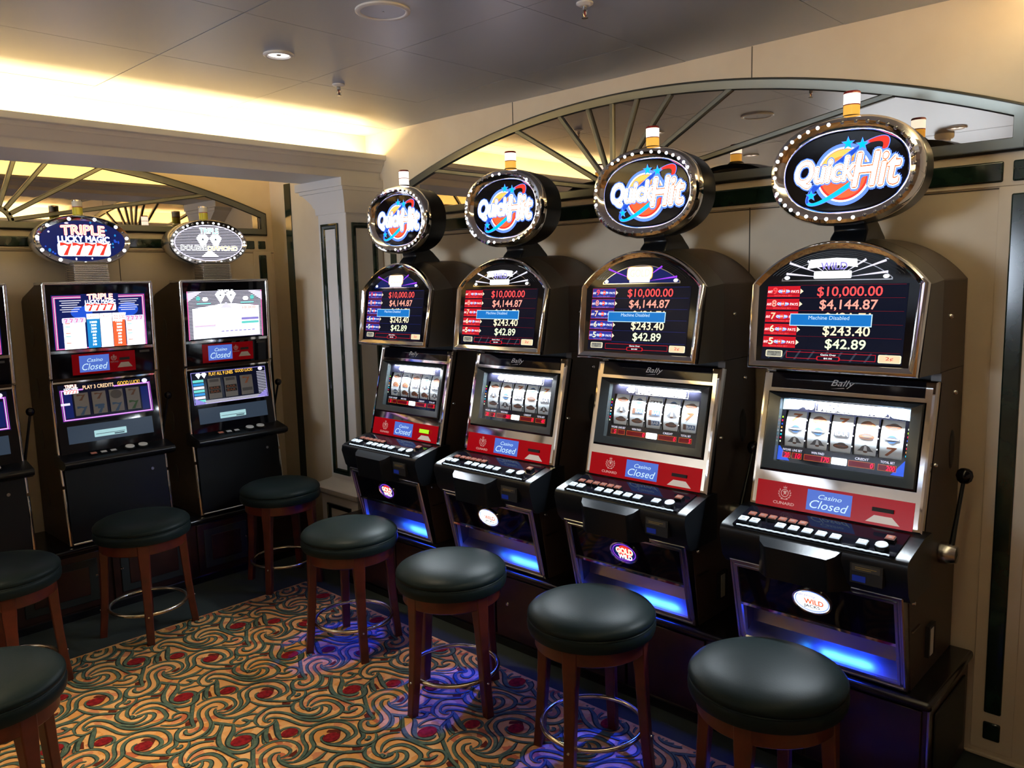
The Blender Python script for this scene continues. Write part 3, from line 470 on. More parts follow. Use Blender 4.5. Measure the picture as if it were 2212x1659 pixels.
bulb_mesh = {}
for k in ('e_bulb', 'bulb_off'):
    b = MB(); b.lathe([(0.0058, 0.0), (0.0052, 0.003), (0.003, 0.005), (0.0, 0.0055)], k, 10); o = b.build('bulb'); bulb_mesh[k] = o.data; bpy.data.objects.remove(o)
def bulb(parent, p, lit, scale=1.0, rot=(PI / 2, 0, 0)):
    o = bpy.data.objects.new('bulb', bulb_mesh['e_bulb' if lit else 'bulb_off']); COL.objects.link(o); o.parent = parent; o.location = p; o.rotation_euler = rot; o.scale = (scale,) * 3
    if lit: o['label'] = 'lit white bulb'
def closed_display(g, a0, a1, b0, b1, ly=1):
    w, h = a1 - a0, b1 - b0
    g.rect(a0, a1, b0, b1, 'e_display', ly)
    g.text('Casino', a0 + .26 * w, a0 + .78 * w, b0 + .60 * h, b0 + .82 * h, 'e_display_text', ly + 1, 0, 0.3)
    g.text('Closed', a0 + .08 * w, a0 + .94 * w, b0 + .12 * h, b0 + .52 * h, 'e_display_text', ly + 1, 0, 0.3)
def crest(g, a, b, r, m, ly):
    g.ring(a, b, r * .62, r * .62, r * .12, m, ly, 24); g.poly([(a - r * .2, b - r * .35), (a + r * .05, b - r * .1), (a + r * .28, b - r * .25), (a + r * .2, b + r * .1), (a + r * .35, b + r * .3), (a, b + r * .38), (a - r * .32, b + r * .25), (a - r * .12, b)], m, ly)
    for s in (-1, 1):
        for k in range(5):
            t = -1.1 + k * .42; g.ell(a + s * r * .92 * math.cos(t), b + r * .85 * math.sin(t) - r * .05, r * .20, r * .08, m, ly, 8, rot=(t + 1.0) if s > 0 else PI - (t + 1.0))
    g.rect(a - r * .28, a + r * .28, b + r * .75, b + r * .84, m, ly)
    for k in (-1, 0, 1): g.poly([(a + (k - .3) * r * .2, b + r * .84), (a + (k + .3) * r * .2, b + r * .84), (a + k * r * .25, b + r * (1.2 if k == 0 else 1.08))], m, ly)
    g.rect(a - r * .5, a + r * .5, b - r * .98, b - r * .88, m, ly)
def symbol(g, kind, a, b, w, h, ly=1):
    if kind == 'bell':
        g.poly([(a - .5 * w, b - .25 * h), (a - .36 * w, b - .05 * h), (a - .22 * w, b + .3 * h), (a, b + .45 * h), (a + .22 * w, b + .3 * h), (a + .36 * w, b - .05 * h), (a + .5 * w, b - .25 * h)], 'symbol_grey', ly)
        g.poly([(a - .12 * w, b - .2 * h), (a - .06 * w, b + .34 * h), (a + .06 * w, b + .34 * h), (a + .12 * w, b - .2 * h)], 'reel_white', ly + 1); g.ell(a, b - .3 * h, .14 * w, .13 * h, 'symbol_brown', ly, 12)
    elif kind == 'car':
        g.ell(a, b, .5 * w, .30 * h, 'symbol_brown', ly, 18); g.ell(a + .04 * w, b + .12 * h, .30 * w, .3 * h, 'symbol_grey', ly, 16); g.rect(a - .4 * w, a + .4 * w, b - .03 * h, b + .05 * h, 'symbol_orange', ly + 1)
    elif kind == 'logo':
        g.ell(a, b, .5 * w, .22 * h, 'symbol_grey', ly, 18); g.ell(a, b, .3 * w, .42 * h, 'symbol_blue', ly, 16); g.rect(a - .42 * w, a + .42 * w, b - .06 * h, b + .06 * h, 'reel_white', ly + 1)
    elif kind == 'chilli':
        g.ell(a - .1 * w, b, .36 * w, .40 * h, 'symbol_brown', ly, 16, rot=.3); g.ell(a + .18 * w, b - .08 * h, .32 * w, .34 * h, 'symbol_orange', ly, 16, rot=-.3)
    elif kind == 'seven': g.text('7', a - .32 * w, a + .32 * w, b - .45 * h, b + .45 * h, 'symbol_orange', ly, 0.03, 0.2)
    elif kind == 'bar':
        g.rect(a - .5 * w, a + .5 * w, b - .3 * h, b + .3 * h, 'symbol_grey', ly); g.text('BAR', a - .42 * w, a + .42 * w, b - .2 * h, b + .2 * h, 'reel_white', ly + 1, .02)
    elif kind == 'bar2':
        g.rect(a - .5 * w, a - .24 * w, b - .36 * h, b + .36 * h, 'symbol_brown', ly); g.rect(a - .22 * w, a + .5 * w, b - .3 * h, b + .3 * h, 'symbol_blue', ly); g.text('BAR', a - .18 * w, a + .46 * w, b - .2 * h, b + .2 * h, 'reel_white', ly + 1, .02)

def quick_logo(g, A, B):         # on an oval face of half-width A, half-height B
    P = lambda x, y: (x * A, y * B)
    g.ell(0, -.08 * B, .66 * B + .016, .66 * B + .016, 'e_halo', 1, 48); g.ell(0, -.08 * B, .66 * B + .005, .66 * B + .005, 'e_letter', 2, 48); g.ell(0, -.08 * B, .66 * B, .66 * B, 'e_red', 3, 48)
    g.ell(0, -.08 * B, .645 * B, .645 * B, 'e_yellow', 4, 40, t0=0.0, t1=PI); g.ell(0, -.08 * B, .60 * B, .60 * B, 'e_coral', 4, 40, t0=PI, t1=2 * PI); g.ell(0, .0, .50 * B, .40 * B, 'e_orange', 5, 40, t0=0.3, t1=PI - .3)
    a, b = P(.05, -.02)
    g.ring(a, b, 1.30 * B, .40 * B, .012, 'e_halo', 5, 60, rot=.62, w2=.012); g.ring(a, b, 1.28 * B, .38 * B, .006, 'e_red', 6, 40, rot=.62, t0=-.9, t1=.9, w2=.020)
    g.ring(a, b, 1.28 * B, .38 * B, .006, 'e_blue', 6, 40, rot=.62, t0=.9, t1=PI, w2=.024); g.ring(a, b, 1.28 * B, .38 * B, .006, 'e_cyan', 6, 40, rot=.62, t0=PI, t1=2 * PI - .9, w2=.014)
    for x, y, r in ((.07, .70, .15), (.30, .63, .15), (-.53, -.56, .13)):
        a, b = P(x, y); g.star(a, b, r * B * 1.25, 'e_halo', 7); g.star(a, b, r * B, 'e_cyan', 8)
    for body, x0, x1, y0, y1, bd in (('Quick', -.80, .20, -.34, .36, 0), ('Hit', .16, .90, -.42, .40, 0)):
        for off, mm, ly in ((.105, 'e_halo', 8), (.062, 'e_letter', 9), (.042, 'e_orange_line', 10), (.016, 'e_letter', 11)):
            g.text(body, x0 * A, x1 * A, y0 * B, y1 * B, mm, ly, off, .22)

def machine_round(i, yc, label, v):
    """v: blue (badge colour), rows of reel symbols, lit(angle) for the sign bulbs, led numbers"""
    t = thing('slot_machine', label, 'slot machine', (XA, yc, PZ), -PI / 2, 'round-topped slot machines along the right wall')
    X = lambda vv, z, x: (x, -vv, z)
    # cabinet
    b = MB(); side = [(0.02, 0), (0.42, 0), (0.475, 0.33), (0.475, 0.45), (0.355, 0.47), (0.252, 0.91), (0.252, 0.935), (0.02, 0.935)]
    b.prism(side, X, -HW, -.244, 'laminate_brown'); b.prism(side, X, .244, HW, 'laminate_brown')
    b.prism([(0.021, 0.001), (0.30, 0.001), (0.36, 0.32), (0.36, 0.46), (0.29, 0.47), (0.19, 0.91), (0.19, 0.934), (0.021, 0.934)], X, -.245, .245, 'black_matt')
    T1, _ = plane(0.43, 0.935, 0.36, 1.345)
    cab = b.build('cabinet', t, bevel=0.003)
    ap = [(p, 0.935 + q) for p, q in arch(HW, HW, 0, 0.275, 0.410)]
    b = MB(); b.prism(ap, lambda p, q, vv: (p, -vv, q), 0.02, 0.265, 'laminate_brown'); b.build('top_box', t, bevel=0.003)
    for vv, zz in ((0.195, 1.10), (0.11, 0.86), (0.285, 0.66), (0.44, 0.28)):
        b = MB(); b.lathe([(0.0, 0.010), (0.005, 0.009), (0.008, 0.004), (0.008, 0.0)], 'satin_chrome', 14, T=lambda x, y, z: (HW + z, -vv + x, zz + y)); b.build('bolt', t)
    b = MB(); b.lathe([(0.0, 0.003), (0.03, 0.003), (0.033, 0.0)], 'black_matt', 28, T=lambda x, y, z: (HW + z, -0.115 + x * .75, 0.68 + y * 1.9)); b.build('side_plate', t)
    b = MB(); b.box(HW, HW + 0.012, -0.30, -0.24, 0.06, 0.16, 'black_matt'); b.box(HW + 0.012, HW + 0.0135, -0.29, -0.262, 0.065, 0.15, 'trapezoid_cream'); b.build('card_pocket', t)
    b = MB(); b.box(HW, HW + 0.006, -0.44, -0.37, 0.188, 0.193, 'satin_chrome'); b.build('door_latch', t)
    # grey bevelled collar between the chrome face and the brown body
    b = MB(); o1 = arch(HW * 1.0, HW, 0, 0.275, 0.410); o0 = arch(HW * .985, HW * .955, 0.004, 0.270, 0.404)
    b.loft([[(p, -0.262, 0.935 + q) for p, q in o1], [T1(p, q, -0.012) for p, q in o0]], 'gunmetal', False); b.build('top_box_collar', t)
    # chrome arched face of the top box
    b = MB(); hw2, hb2 = HW * .985, HW * .945
    oo = lambda i, e=0: arch(hw2 - i, hb2 - i, 0.002 + i + e, 0.272 - i * .2, 0.406 - i)
    ringloft(b, T1, [(oo(0), -0.012), (oo(0), 0.004), (oo(.004), 0.010), (oo(.010), 0.012), (oo(.020), 0.006), (oo(.026), 0.001)], 'chrome', True); b.build('arched_bezel', t)
    b = MB(); g = Gfx(b, T1); b.prism(arch(hw2 - .025, hb2 - .025, 0.028, 0.268, 0.381), T1, -0.012, 0.0015, 'black_gloss')
    for k in range(5): ringloft(b, T1, [(arch(.150 + .012 * k, .150 + .012 * k, 0.30, 0.302, 0.352 + .005 * k), 0.0018), (arch(.152 + .012 * k, .152 + .012 * k, 0.30, 0.302, 0.3535 + .005 * k), 0.0022)], 'black_bezel')
    b.build('glass_surround', t)
    b = MB(); g = Gfx(b, lambda a, bb, c: T1(a, bb, c + .003)); blue = v['blue']
    L = arch(.168, .168, 0.283, 0.290, 0.352); g.poly(L, 'chrome', 0); L = arch(.164, .164, 0.286, 0.291, 0.349); g.poly(L, 'e_navy' if blue else 'black_gloss', 1)
    for k in range(14):
        an = PI * (k + .5) / 14; ca, sa = math.cos(an), math.sin(an); r1 = 0.155 if sa < .35 else .060 / max(sa, .35) * .93
        cx, cy = 0, 0.289; w = .0035
        if k % 2 == 0 or not blue: g.poly([(cx + ca * .03, cy + sa * .03), (cx + ca * r1 - sa * w, cy + sa * r1 + ca * w), (cx + ca * r1 + sa * w, cy + sa * r1 - ca * w)], 'e_purple' if blue else 'e_pale', 2)
    if blue:
        g.poly(rrect(-.060, .052, .297, .346, .014), 'e_gold', 3); g.poly(rrect(-.057, .049, .300, .344, .013), 'e_white_hot', 4); g.text('GOLD', -.045, .040, .308, .336, 'e_cream', 5, .02); g.rect(-.046, .042, .288, .300, 'e_white_hot', 4)
    else:
        g.poly([(-.088, .320), (-.080, .348), (0, .352), (.062, .347), (.066, .322), (0, .330)], 'e_white_hot', 3); g.text('WILD', -.045, .035, .316, .338, 'e_lavender', 4, .01); g.poly(rrect(-.065, .050, .289, .312, .004), 'e_white_hot', 3)
    for s in (-1, 1): g.ell(s * .150, .293, .009, .006, 'e_white_hot', 3, 16)
    b.build('lit_topper', t)
    # jackpot screen
    b = MB(); g = Gfx(b, lambda a, bb, c: T1(a, bb, c + .0025)); A = .214; B0, B1 = 0.034, 0.272; H = B1 - B0; y = lambda q: B1 - H * q
    g.rect(-A, A, B0, B1, 'e_screen_black', 0); line = 'e_line_blue' if blue else 'e_line_red'; badge = 'e_badge_blue' if blue else 'e_badge_red'
    x = lambda q: -A + 2 * A * q
    vals = (('9', '$10,000.00', 'e_red_text', .385, .835), ('8', '$4,144.87', 'e_salmon', .41, .81), ('7', '$421.71', 'e_peach', .45, .77), ('6', '$243.40', 'e_cream', .45, .775), ('5', '$42.89', 'e_lime', .475, .755))
    for k, (nn, s, mm, xa, xb) in enumerate(vals):
        q0 = .02 + .168 * k; q1 = q0 + .145
        g.rect(x(0.005), x(.255), y(q1), y(q0), badge, 1); g.rect(x(0.005), x(.255), y(q1 - .035), y(q1 - .04), 'e_screen_black', 2)
        if blue: g.frame(x(0.005), x(.255), y(q1), y(q0), .0012, 'e_badge_red', 2)
        g.text('ANY', x(.008), x(.045), y(q0 + .09), y(q0 + .055), 'e_white', 2); g.text(nn, x(.05), x(.083), y(q0 + .105), y(q0 + .02), mm, 3, .02); g.text('PAYS', x(.19), x(.248), y(q0 + .09), y(q0 + .055), 'e_white', 2)
        g.ell(x(.135), y(q0 + .07), .0205, .0062, 'e_halo', 2, 18); g.ell(x(.135), y(q0 + .068), .0075, .0085, 'e_red', 3, 14); g.text('Quick Hit', x(.092), x(.178), y(q0 + .085), y(q0 + .05), 'e_white', 4, 0, .2)
        g.text('WITH MAX BET', x(.06), x(.20), y(q1 - .008), y(q1 - .03), 'e_red_text' if not blue else 'e_lavender', 3)
        g.poly([(x(.258), y(q0 + .105)), (x(.258), y(q0 + .035)), (x(.282), y(q0 + .07))], 'e_cream', 2)
        g.text(s, x(xa), x(xb), y(q0 + .152), y(q0 + .014), mm, 2, .012)
        if k: g.rect(x(.255), x(.985), y(q0 - .011), y(q0 - .0135), line, 1)
    g.rect(x(.255), x(.985), y(.013), y(.010), line, 1); g.rect(x(.255), x(.985), y(.857), y(.854), line, 1)
    g.rect(x(.20), x(.785), y(.545), y(.385), 'e_popup_edge', 4); g.rect(x(.206), x(.779), y(.535), y(.395), 'e_popup', 5); g.text('Machine Disabled', x(.34), x(.63), y(.460), y(.412), 'e_display_text', 6)
    if not blue:
        for k in range(9): g.poly([(x(.05 + .1 * k), y(.985)), (x(.09 + .1 * k), y(.87)), (x(.105 + .1 * k), y(.87)), (x(.065 + .1 * k), y(.985))], 'e_dimglass', 1)
    g.frame(x(.195), x(.83), y(.97), y(.885), .0014, 'e_badge_red', 2); g.poly(rrect(x(.42), x(.59), y(.985), y(.93), .005), 'e_badge_red', 2); g.poly(rrect(x(.43), x(.58), y(.978), y(.937), .004), 'e_screen_black', 3)
    g.text('Game Over', x(.45), x(.56), y(.922), y(.898), 'e_white', 3); g.text('$0.00', x(.475), x(.535), y(.97), y(.948), 'e_white', 4)
    g.poly(rrect(x(.035), x(.165), y(.965), y(.875), .004), 'e_cream', 2); g.poly(rrect(x(.043), x(.157), y(.957), y(.883), .003), 'e_greybtn', 3); g.text('MORE PAYS', x(.055), x(.145), y(.915), y(.893), 'e_screen_black', 4); g.text('HELP', x(.08), x(.12), y(.947), y(.924), 'e_screen_black', 4)
    g.poly(rrect(x(.845), x(.995), y(.98), y(.88), .004), 'e_cream', 2); g.poly(rrect(x(.853), x(.987), y(.972), y(.888), .003), 'e_peach', 3); g.text('2\u00a2', x(.895), x(.945), y(.955), y(.905), 'e_badge_red', 4)
    b.build('jackpot_screen', t)
    # reel door
    T2, H2 = plane(0.375, 0.468, 0.272, 0.910)
    b = MB(); R1 = lambda i: [(-HW + i, i), (HW - i, i), (HW - i, H2 - i), (-HW + i, H2 - i)]
    ringloft(b, T2, [(R1(0), -0.03), (R1(0), 0.0), (R1(.005), .006), (R1(.012), .007)], 'chrome')
    hole = [(-.247, H2 * .265), (.247, H2 * .265), (.247, H2 * .855), (-.247, H2 * .855)]
    outer = R1(.012); vs = [T2(p[0], p[1], .007) for p in outer + hole]; b.add(vs, [(0, 1, 5, 4), (1, 2, 6, 5), (2, 3, 7, 6), (3, 0, 4, 7)], 'chrome')
    ringloft(b, T2, [(hole, .007), ([(p[0] * .985, p[1] + (.004 if p[1] < H2 * .5 else -.004)) for p in hole], -.004)], 'chrome'); b.build('reel_door', t)
    b = MB(); b.prism([(-.240, H2 * .882), (.240, H2 * .882), (.240, H2 * .992), (-.240, H2 * .992)], T2, .004, .0105, 'black_gloss'); g = Gfx(b, T2)
    for bd, oo2 in (('Bally', .0),): g.text(bd, -.040, .034, H2 * .908, H2 * .965, 'crest_white', 16, oo2, .35)
    g.poly([T for T in ((-.04, H2 * .90), (.005, H2 * .908), (.0, H2 * .912))], 'crest_white', 16); b.build('name_band', t)
    # black reel bezel, recess, reels
    gz0, gz1, ga = H2 * .345, H2 * .812, .205
    b = MB(); BO = [(-.243, H2 * .272), (.243, H2 * .272), (.243, H2 * .850), (-.243, H2 * .850)]; BI = [(-ga, gz0), (ga, gz0), (ga, gz1), (-ga, gz1)]
    ringloft(b, T2, [(BO, -.004), (BO, .012), ([(p[0] * .985, p[1] + (.005 if p[1] < .2 else -.004)) for p in BO], .017), (BI, .004), (BI, -.045)], 'black_bezel')
    b.add([T2(p[0], p[1], -.045) for p in BI], [(0, 1, 2, 3)], 'black_matt'); bez = b.build('reel_bezel', t)
    D = lambda a, bb, c: T2(a, bb, c - .018); gh = gz1 - gz0
    b = MB(); rz0, rz1 = gz0 + gh * .25, gz0 + gh * .81; ws = .0715; edges = [-.190 + k * .0765 for k in range(6)]
    zz = [gz0, rz0, rz1, gz1]
    b.add([D(-ga, gz0, 0), D(ga, gz0, 0), D(ga, rz0, 0), D(-ga, rz0, 0)], [(0, 1, 2, 3)], 'black_gloss'); b.add([D(-ga, rz1, 0), D(ga, rz1, 0), D(ga, gz1, 0), D(-ga, gz1, 0)], [(0, 1, 2, 3)], 'black_gloss')
    cuts = [-ga] + [q for k in range(5) for q in (edges[k], edges[k] + ws)] + [ga]
    for k in range(0, 12, 2): b.add([D(cuts[k], rz0, 0), D(cuts[k + 1], rz0, 0), D(cuts[k + 1], rz1, 0), D(cuts[k], rz1, 0)], [(0, 1, 2, 3)], 'black_gloss')
    g = Gfx(b, D)
    g.text('40', -.132, -.101, gz0 + gh * .865, gz0 + gh * .955, 'e_white_hot', 1, .13)
    g.frame(-.092, .139, gz0 + gh * .835, gz0 + gh * .965, .0012, 'e_cream', 1)
    g.text('PROGRESSIVES', -.080, .126, gz0 + gh * .864, gz0 + gh * .936, 'e_white_hot', 1, .15)
    if v.get('big'):             # the livelier glass of this game: pale blue scenery round the heading
        for s in (-1, 1):
            g.poly([(s * .100, gz0 + gh * .99), (s * .203, gz0 + gh * .99), (s * .203, gz0 + gh * .82), (s * .150, gz0 + gh * .84)], 'e_haze', 1); g.poly([(s * .14, gz0 + gh * .97), (s * .198, gz0 + gh * .96), (s * .19, gz0 + gh * .86), (s * .155, gz0 + gh * .88)], 'e_white_hot', 2)
            g.poly([(s * .197, gz0 + gh * .24), (s * .203, gz0 + gh * .24), (s * .203, gz0 + gh * .02), (s * .16, gz0 + gh * .02)], 'e_blue', 1)
    for k in range(5):
        for q in (.36, .52, .68):
            if k: g.ell(edges[k] - .0025, gz0 + gh * q, .0022, .0022, 'e_white', 1, 8)
    for k in range(8):
        g.rect(-.2015, -.197, gz0 + gh * (.30 + .055 * k), gz0 + gh * (.325 + .055 * k), ('e_lime', 'e_led', 'e_cyan', 'e_white', 'e_orange', 'e_blue', 'e_led', 'e_green')[k], 1)
        if v.get('big'): g.rect(.197, .2015, gz0 + gh * (.30 + .055 * k), gz0 + gh * (.325 + .055 * k), ('e_cyan', 'e_orange', 'e_led', 'e_white', 'e_blue', 'e_led', 'e_green', 'e_lime')[k], 1)
    meters = ((-.186, -.158, 'PAYLINES', v['led'][0]), (-.153, -.120, 'LINE BET', v['led'][1]), (-.112, -.025, 'WIN PAID', v['led'][2]), (.032, .112, 'CREDIT', v['led'][3]), (.122, .176, 'TOTAL BET', v['led'][4]))
    for a0, a1, cap, s in meters:
        g.rect(a0, a1, gz0 + gh * .065, gz0 + gh * .155, 'e_led_dark', 1); g.frame(a0, a1, gz0 + gh * .065, gz0 + gh * .155, .0008, 'e_orange_line', 2)
        w = .0085 * len(s); g.text(s, a1 - .004 - w, a1 - .004, gz0 + gh * .075, gz0 + gh * .145, 'e_led', 3, .02, .15)
        cw = min(a1 - a0, .042); cm = (a0 + a1) / 2; g.text(cap, cm - cw / 2, cm + cw / 2, gz0 + gh * .175, gz0 + gh * .21, 'e_pale', 1)
    g.poly(rrect(-.022, .028, gz0 + gh * .06, gz0 + gh * .165, .004), 'e_white_hot', 3); g.text('2\u00a2', -.007, .013, gz0 + gh * .075, gz0 + gh * .145, 'e_lime', 4, .02)
    b.build('payline_glass', bez)
    for k in range(5):
        b = MB(); a0 = edges[k]; RR = (rz1 - rz0) * .9; cm = (rz0 + rz1) / 2; N = 14
        def C(a, bb, c, cm=cm, RR=RR):
            th = (bb - cm) / RR; return T2(a, cm + RR * math.sin(th), -.024 - RR * (1 - math.cos(th)) * .45 + c)
        rows = [cm + RR * (-.62 + 1.24 * q / N) for q in range(N + 1)]
        b.loft([[C(a0 + .0015, r_, 0), C(a0 + ws - .0015, r_, 0)] for r_ in rows], 'reel_white', True, closed=False)
        g = Gfx(b, C)
        for q, s in enumerate(v['reels'][k]): symbol(g, s, a0 + ws / 2, cm + RR * (.37 - .37 * q), .050, .030)
        b.build('reel', bez, recalc=False)
    la = area('reel_lamp', (0, 0, 0), (0, 0, 0), .36, .012, 9.0 * v.get('lamp', 1.0), (0.82, 0.92, 1.0)); la.parent = t
    pz = Vector(T2(0, gz1 - .004, -.008)); tgt = Vector(T2(0, cm - .02, -.035)); la.location = pz; la.rotation_euler = (tgt - pz).to_track_quat('-Z', 'X').to_euler()
    la.rotation_euler = Matrix((Vector((1, 0, 0)), (-(tgt - pz).normalized()).cross(Vector((1, 0, 0))), -(tgt - pz).normalized())).transposed().to_euler()
    b = MB(); b.add([T2(p[0], p[1], .0035) for p in BI], [(0, 1, 2, 3)], 'clear_glass'); b.build('reel_glass', bez)
    # red player panel
    b = MB(); b.prism([(-.247, .004), (.247, .004), (.247, H2 * .195), (-.247, H2 * .195)], T2, .004, .0095, 'e_red_panel'); g = Gfx(b, lambda a, bb, c: T2(a, bb, c + .0095))
    crest(g, -.150, .054, .0215, 'e_crest', 1); g.text('CUNARD', -.186, -.115, .016, .025, 'e_crest', 1, .03); pp = b.build('player_panel', t, bevel=.0015)
    b = MB(); g = Gfx(b, lambda a, bb, c: T2(a, bb, c + .010)); closed_display(g, -.075, .067, .014, .080); b.build('message_display', pp)
    b = MB(); b.prism([(.130, .046), (.192, .046), (.192, .058), (.130, .058)], T2, .0095, .016, 'black_matt'); g = Gfx(b, lambda a, bb, c: T2(a, bb, c + .0095))
    if v.get('green'): g.rect(.126, .196, .046, .064, 'e_green', 12)
    b.build('card_slot', pp, bevel=.002)
    b = MB(); g = Gfx(b, lambda a, bb, c: T2(a, bb, c + .0097)); g.poly([(.112, .012), (.212, .012), (.188, .034), (.136, .034)], 'e_print', 1); b.build('card_guide', pp)  # faint glow put into this print, which is not backlit
    # button deck
    W2 = HW + .016
    b = MB(); prof = [(0.33, 0.300), (0.505, 0.300), (0.530, 0.330), (0.550, 0.405), (0.545, 0.430), (0.530, 0.438), (0.40, 0.468), (0.33, 0.468)]
    b.prism(prof, X, -W2, W2, 'black_plastic')
    # moulded palm rest standing out of the front, stepped down at both sides
    pl = [(-.160, .515), (-.150, .548), (-.138, .572), (-.115, .590), (.078, .590), (.096, .572), (.106, .548), (.128, .515)]
    b.loft([[(p, -q + (.014 if q > .55 else 0), .304) for p, q in pl], [(p, -q, .428 - max(0, q - .545) * .48) for p, q in pl]], 'black_plastic', False, True, True)
    deck = b.build('button_deck', t, bevel=.006, seg=3)
    TD, HD = plane(0.540, 0.4375, 0.40, 0.4695)   # top plate, b runs back from the front lip
    b = MB(); b.prism([(-.250, .004), (.250, .004), (.250, HD - .004), (-.250, HD - .004)], TD, -.004, .0025, 'black_gloss'); b.build('deck_plate', deck, bevel=.001)
    b = MB(); n = 44; P = [TD(-.235 + .47 * k / n, .004, .003 + (.0012 if k % 2 else 0)) for k in range(n + 1)]; b.tube(P, .0026, 'e_button', 6); b.build('lit_edge', deck)
    b = MB(); b.box(.134, .226, -.556, -.53, .345, .405, 'black_matt'); b.box(.140, .220, -.5585, -.556, .382, .402, 'plaque_grey'); g = Gfx(b, lambda a, bb, c: (a, -.5585 - c, bb)); g.rect(.150, .210, .3935, .3955, 'gold_print', 1); g.rect(.150, .195, .3885, .3905, 'gold_print', 1); g.rect(.142, .180, .352, .370, 'e_navy', 0); b.build('ticket_slot', deck, bevel=.002)
    bm1 = button_mesh('e_button'); bm2 = button_mesh('e_button_dim')
    tilt = math.atan2(.4695 - .4375, .14)
    def put(mesh, a, bb, s=1):
        o = bpy.data.objects.new('button', mesh); COL.objects.link(o); o.parent = deck; o.location = TD(a, bb, .0025); o.rotation_euler = (tilt, 0, 0); o.scale = (s,) * 3
    for a in (-.222, -.184, -.098, -.055, -.012, .031, .074, .152): put(bm1, a, .030)
    for a in (-.212, -.176, -.143, -.110, -.077, -.044): put(bm2, a, .072, .85)
    put(bm2, .212, .085, .9)
    b = MB(); b.lathe([(.020, 0), (.020, .010), (.0185, .013), (.016, .013)], 'black_plastic', 24, cap=False); b.lathe([(.0175, .012), (.0165, .016), (0, .0175)], 'e_button', 24); o = b.build('button', deck); o.location = TD(.205, .034, .002); o.rotation_euler = (tilt, 0, 0); o['label'] = 'round spin button'
    # belly door
    T3, H3 = plane(0.438, 0.004, 0.512, 0.318)
    b = MB(); R3 = lambda i, j=0: [(-HW + .002 + i, i + j), (HW - .002 - i, i + j), (HW - .002 - i, H3 - i), (-HW + .002 + i, H3 - i)]
    ringloft(b, T3, [(R3(0), -.03), (R3(0), .004), (R3(.004), .008), (R3(.009), .008), (R3(.012), .003), (R3(.016), .003), (R3(.019), .007), (R3(.026), .007), (R3(.029), .0)], 'satin_chrome'); door = b.build('belly_door', t)
    zb = H3 * .50
    b = MB(); b.prism([(-HW + .029, zb), (HW - .029, zb), (HW - .029, H3 - .027), (-HW + .029, H3 - .027)], T3, -.010, .002, 'black_gloss'); b.build('belly_glass', door)
    b = MB(); b.prism([(-HW + .027, zb - .010), (HW - .027, zb - .010), (HW - .027, zb), (-HW + .027, zb)], T3, -.006, .006, 'chrome'); b.build('belly_rail', door)
    b = MB(); cb = H3 * .72
    ringloft(b, T3, [([(p, cb + q) for p, q in se(.062, .043, 2, 40)], .002), ([(p, cb + q) for p, q in se(.062, .043, 2, 40)], .008), ([(p, cb + q) for p, q in se(.057, .038, 2, 40)], .008), ([(p, cb + q) for p, q in se(.056, .037, 2, 40)], .004)], 'chrome', True)
    g = Gfx(b, lambda a, bb, c: T3(a, cb + bb, c + .004))
    if blue:
        g.ell(0, 0, .056, .037, 'e_navy', 0); g.ring(0, 0, .052, .034, .003, 'e_purple', 1); g.ell(.004, .004, .034, .025, 'e_red', 1)
        g.text('GOLD', -.034, .040, -.004, .018, 'e_white_hot', 3, .05); g.text('GOLD', -.034, .040, -.004, .018, 'e_gold', 4, -.004); g.text('WILD', -.026, .034, -.026, -.009, 'e_white_hot', 3, .04)
    else:
        g.ell(0, 0, .056, .037, 'e_white', 0); g.ring(0, 0, .054, .0355, .003, 'e_halo', 1)
        g.poly([(-.044, .006), (-.042, .026), (.0, .031), (.040, .022), (.044, -.004), (.0, .008)], 'e_white_hot', 1); g.text('Blazing', -.040, .012, .010, .022, 'e_lavender', 2, 0, 0, .003); g.text('WILD', -.024, .036, -.010, .007, 'e_coral', 2, .03, .0); g.text('JACKS', -.026, .024, -.026, -.013, 'e_dimglass', 2, .02)
    b.build('lit_badge', door)
    # brushed tray behind the lower opening with blue lamps under its roof
    b = MB(); n = 10; sec = []
    for k in range(n + 1):
        u = k / n; sec.append((zb * (1 - u) + .020 * u - .004, -.012 - .075 * math.sin(PI * .5 * (1 - (2 * u - .75) ** 2 if abs(2 * u - .75) < 1 else 0))))
    sec = [(zb - .004, -.010), (zb - .006, -.070), (zb * .62, -.078), (zb * .30, -.060), (.040, -.030), (.027, .0)]
    b.loft([[T3(-HW + .028, p, c), T3(HW - .028, p, c)] for p, c in sec], 'steel_brushed', False, closed=False)
    for s in (-1, 1): b.add([T3(s * (HW - .028), p, c) for p, c in sec], [tuple(range(len(sec)))], 'steel_brushed')
    b.build('glow_tray', door, recalc=False)
    for a in (-.085, .005, .095):
        b = MB(); b.lathe([(.011, 0), (.009, -.004), (0, -.005)], 'e_blue_led', 14, T=lambda x, y, z: tuple(Vector(T3(a, zb - .006, -.040)) + Vector((x, y, z)))); b.build('blue_lamp', door)
    def aim(la, pt, q0):
        la.parent = t; la.location = pt; zv = -Vector(q0).normalized(); xv = Vector((1, 0, 0)); xv = (xv - zv * xv.dot(zv)).normalized(); la.rotation_euler = Matrix((xv, zv.cross(xv), zv)).transposed().to_euler()
    aim(area('blue_tray_light', (0, 0, 0), (0, 0, 0), .16, .02, BLUE_POWER * .24, (0.01, 0.05, 1.0)), Vector(T3(.05, zb - .014, -.034)), (.0, -.02, -.10))
    aim(spot('blue_spill_light', (0, 0, 0), BLUE_POWER * 12.0, (0.008, 0.03, 1.0), math.radians(36), 0.3, 0.010), Vector(T3(.06, zb - .018, .004)), (.07, -.42, -.50))
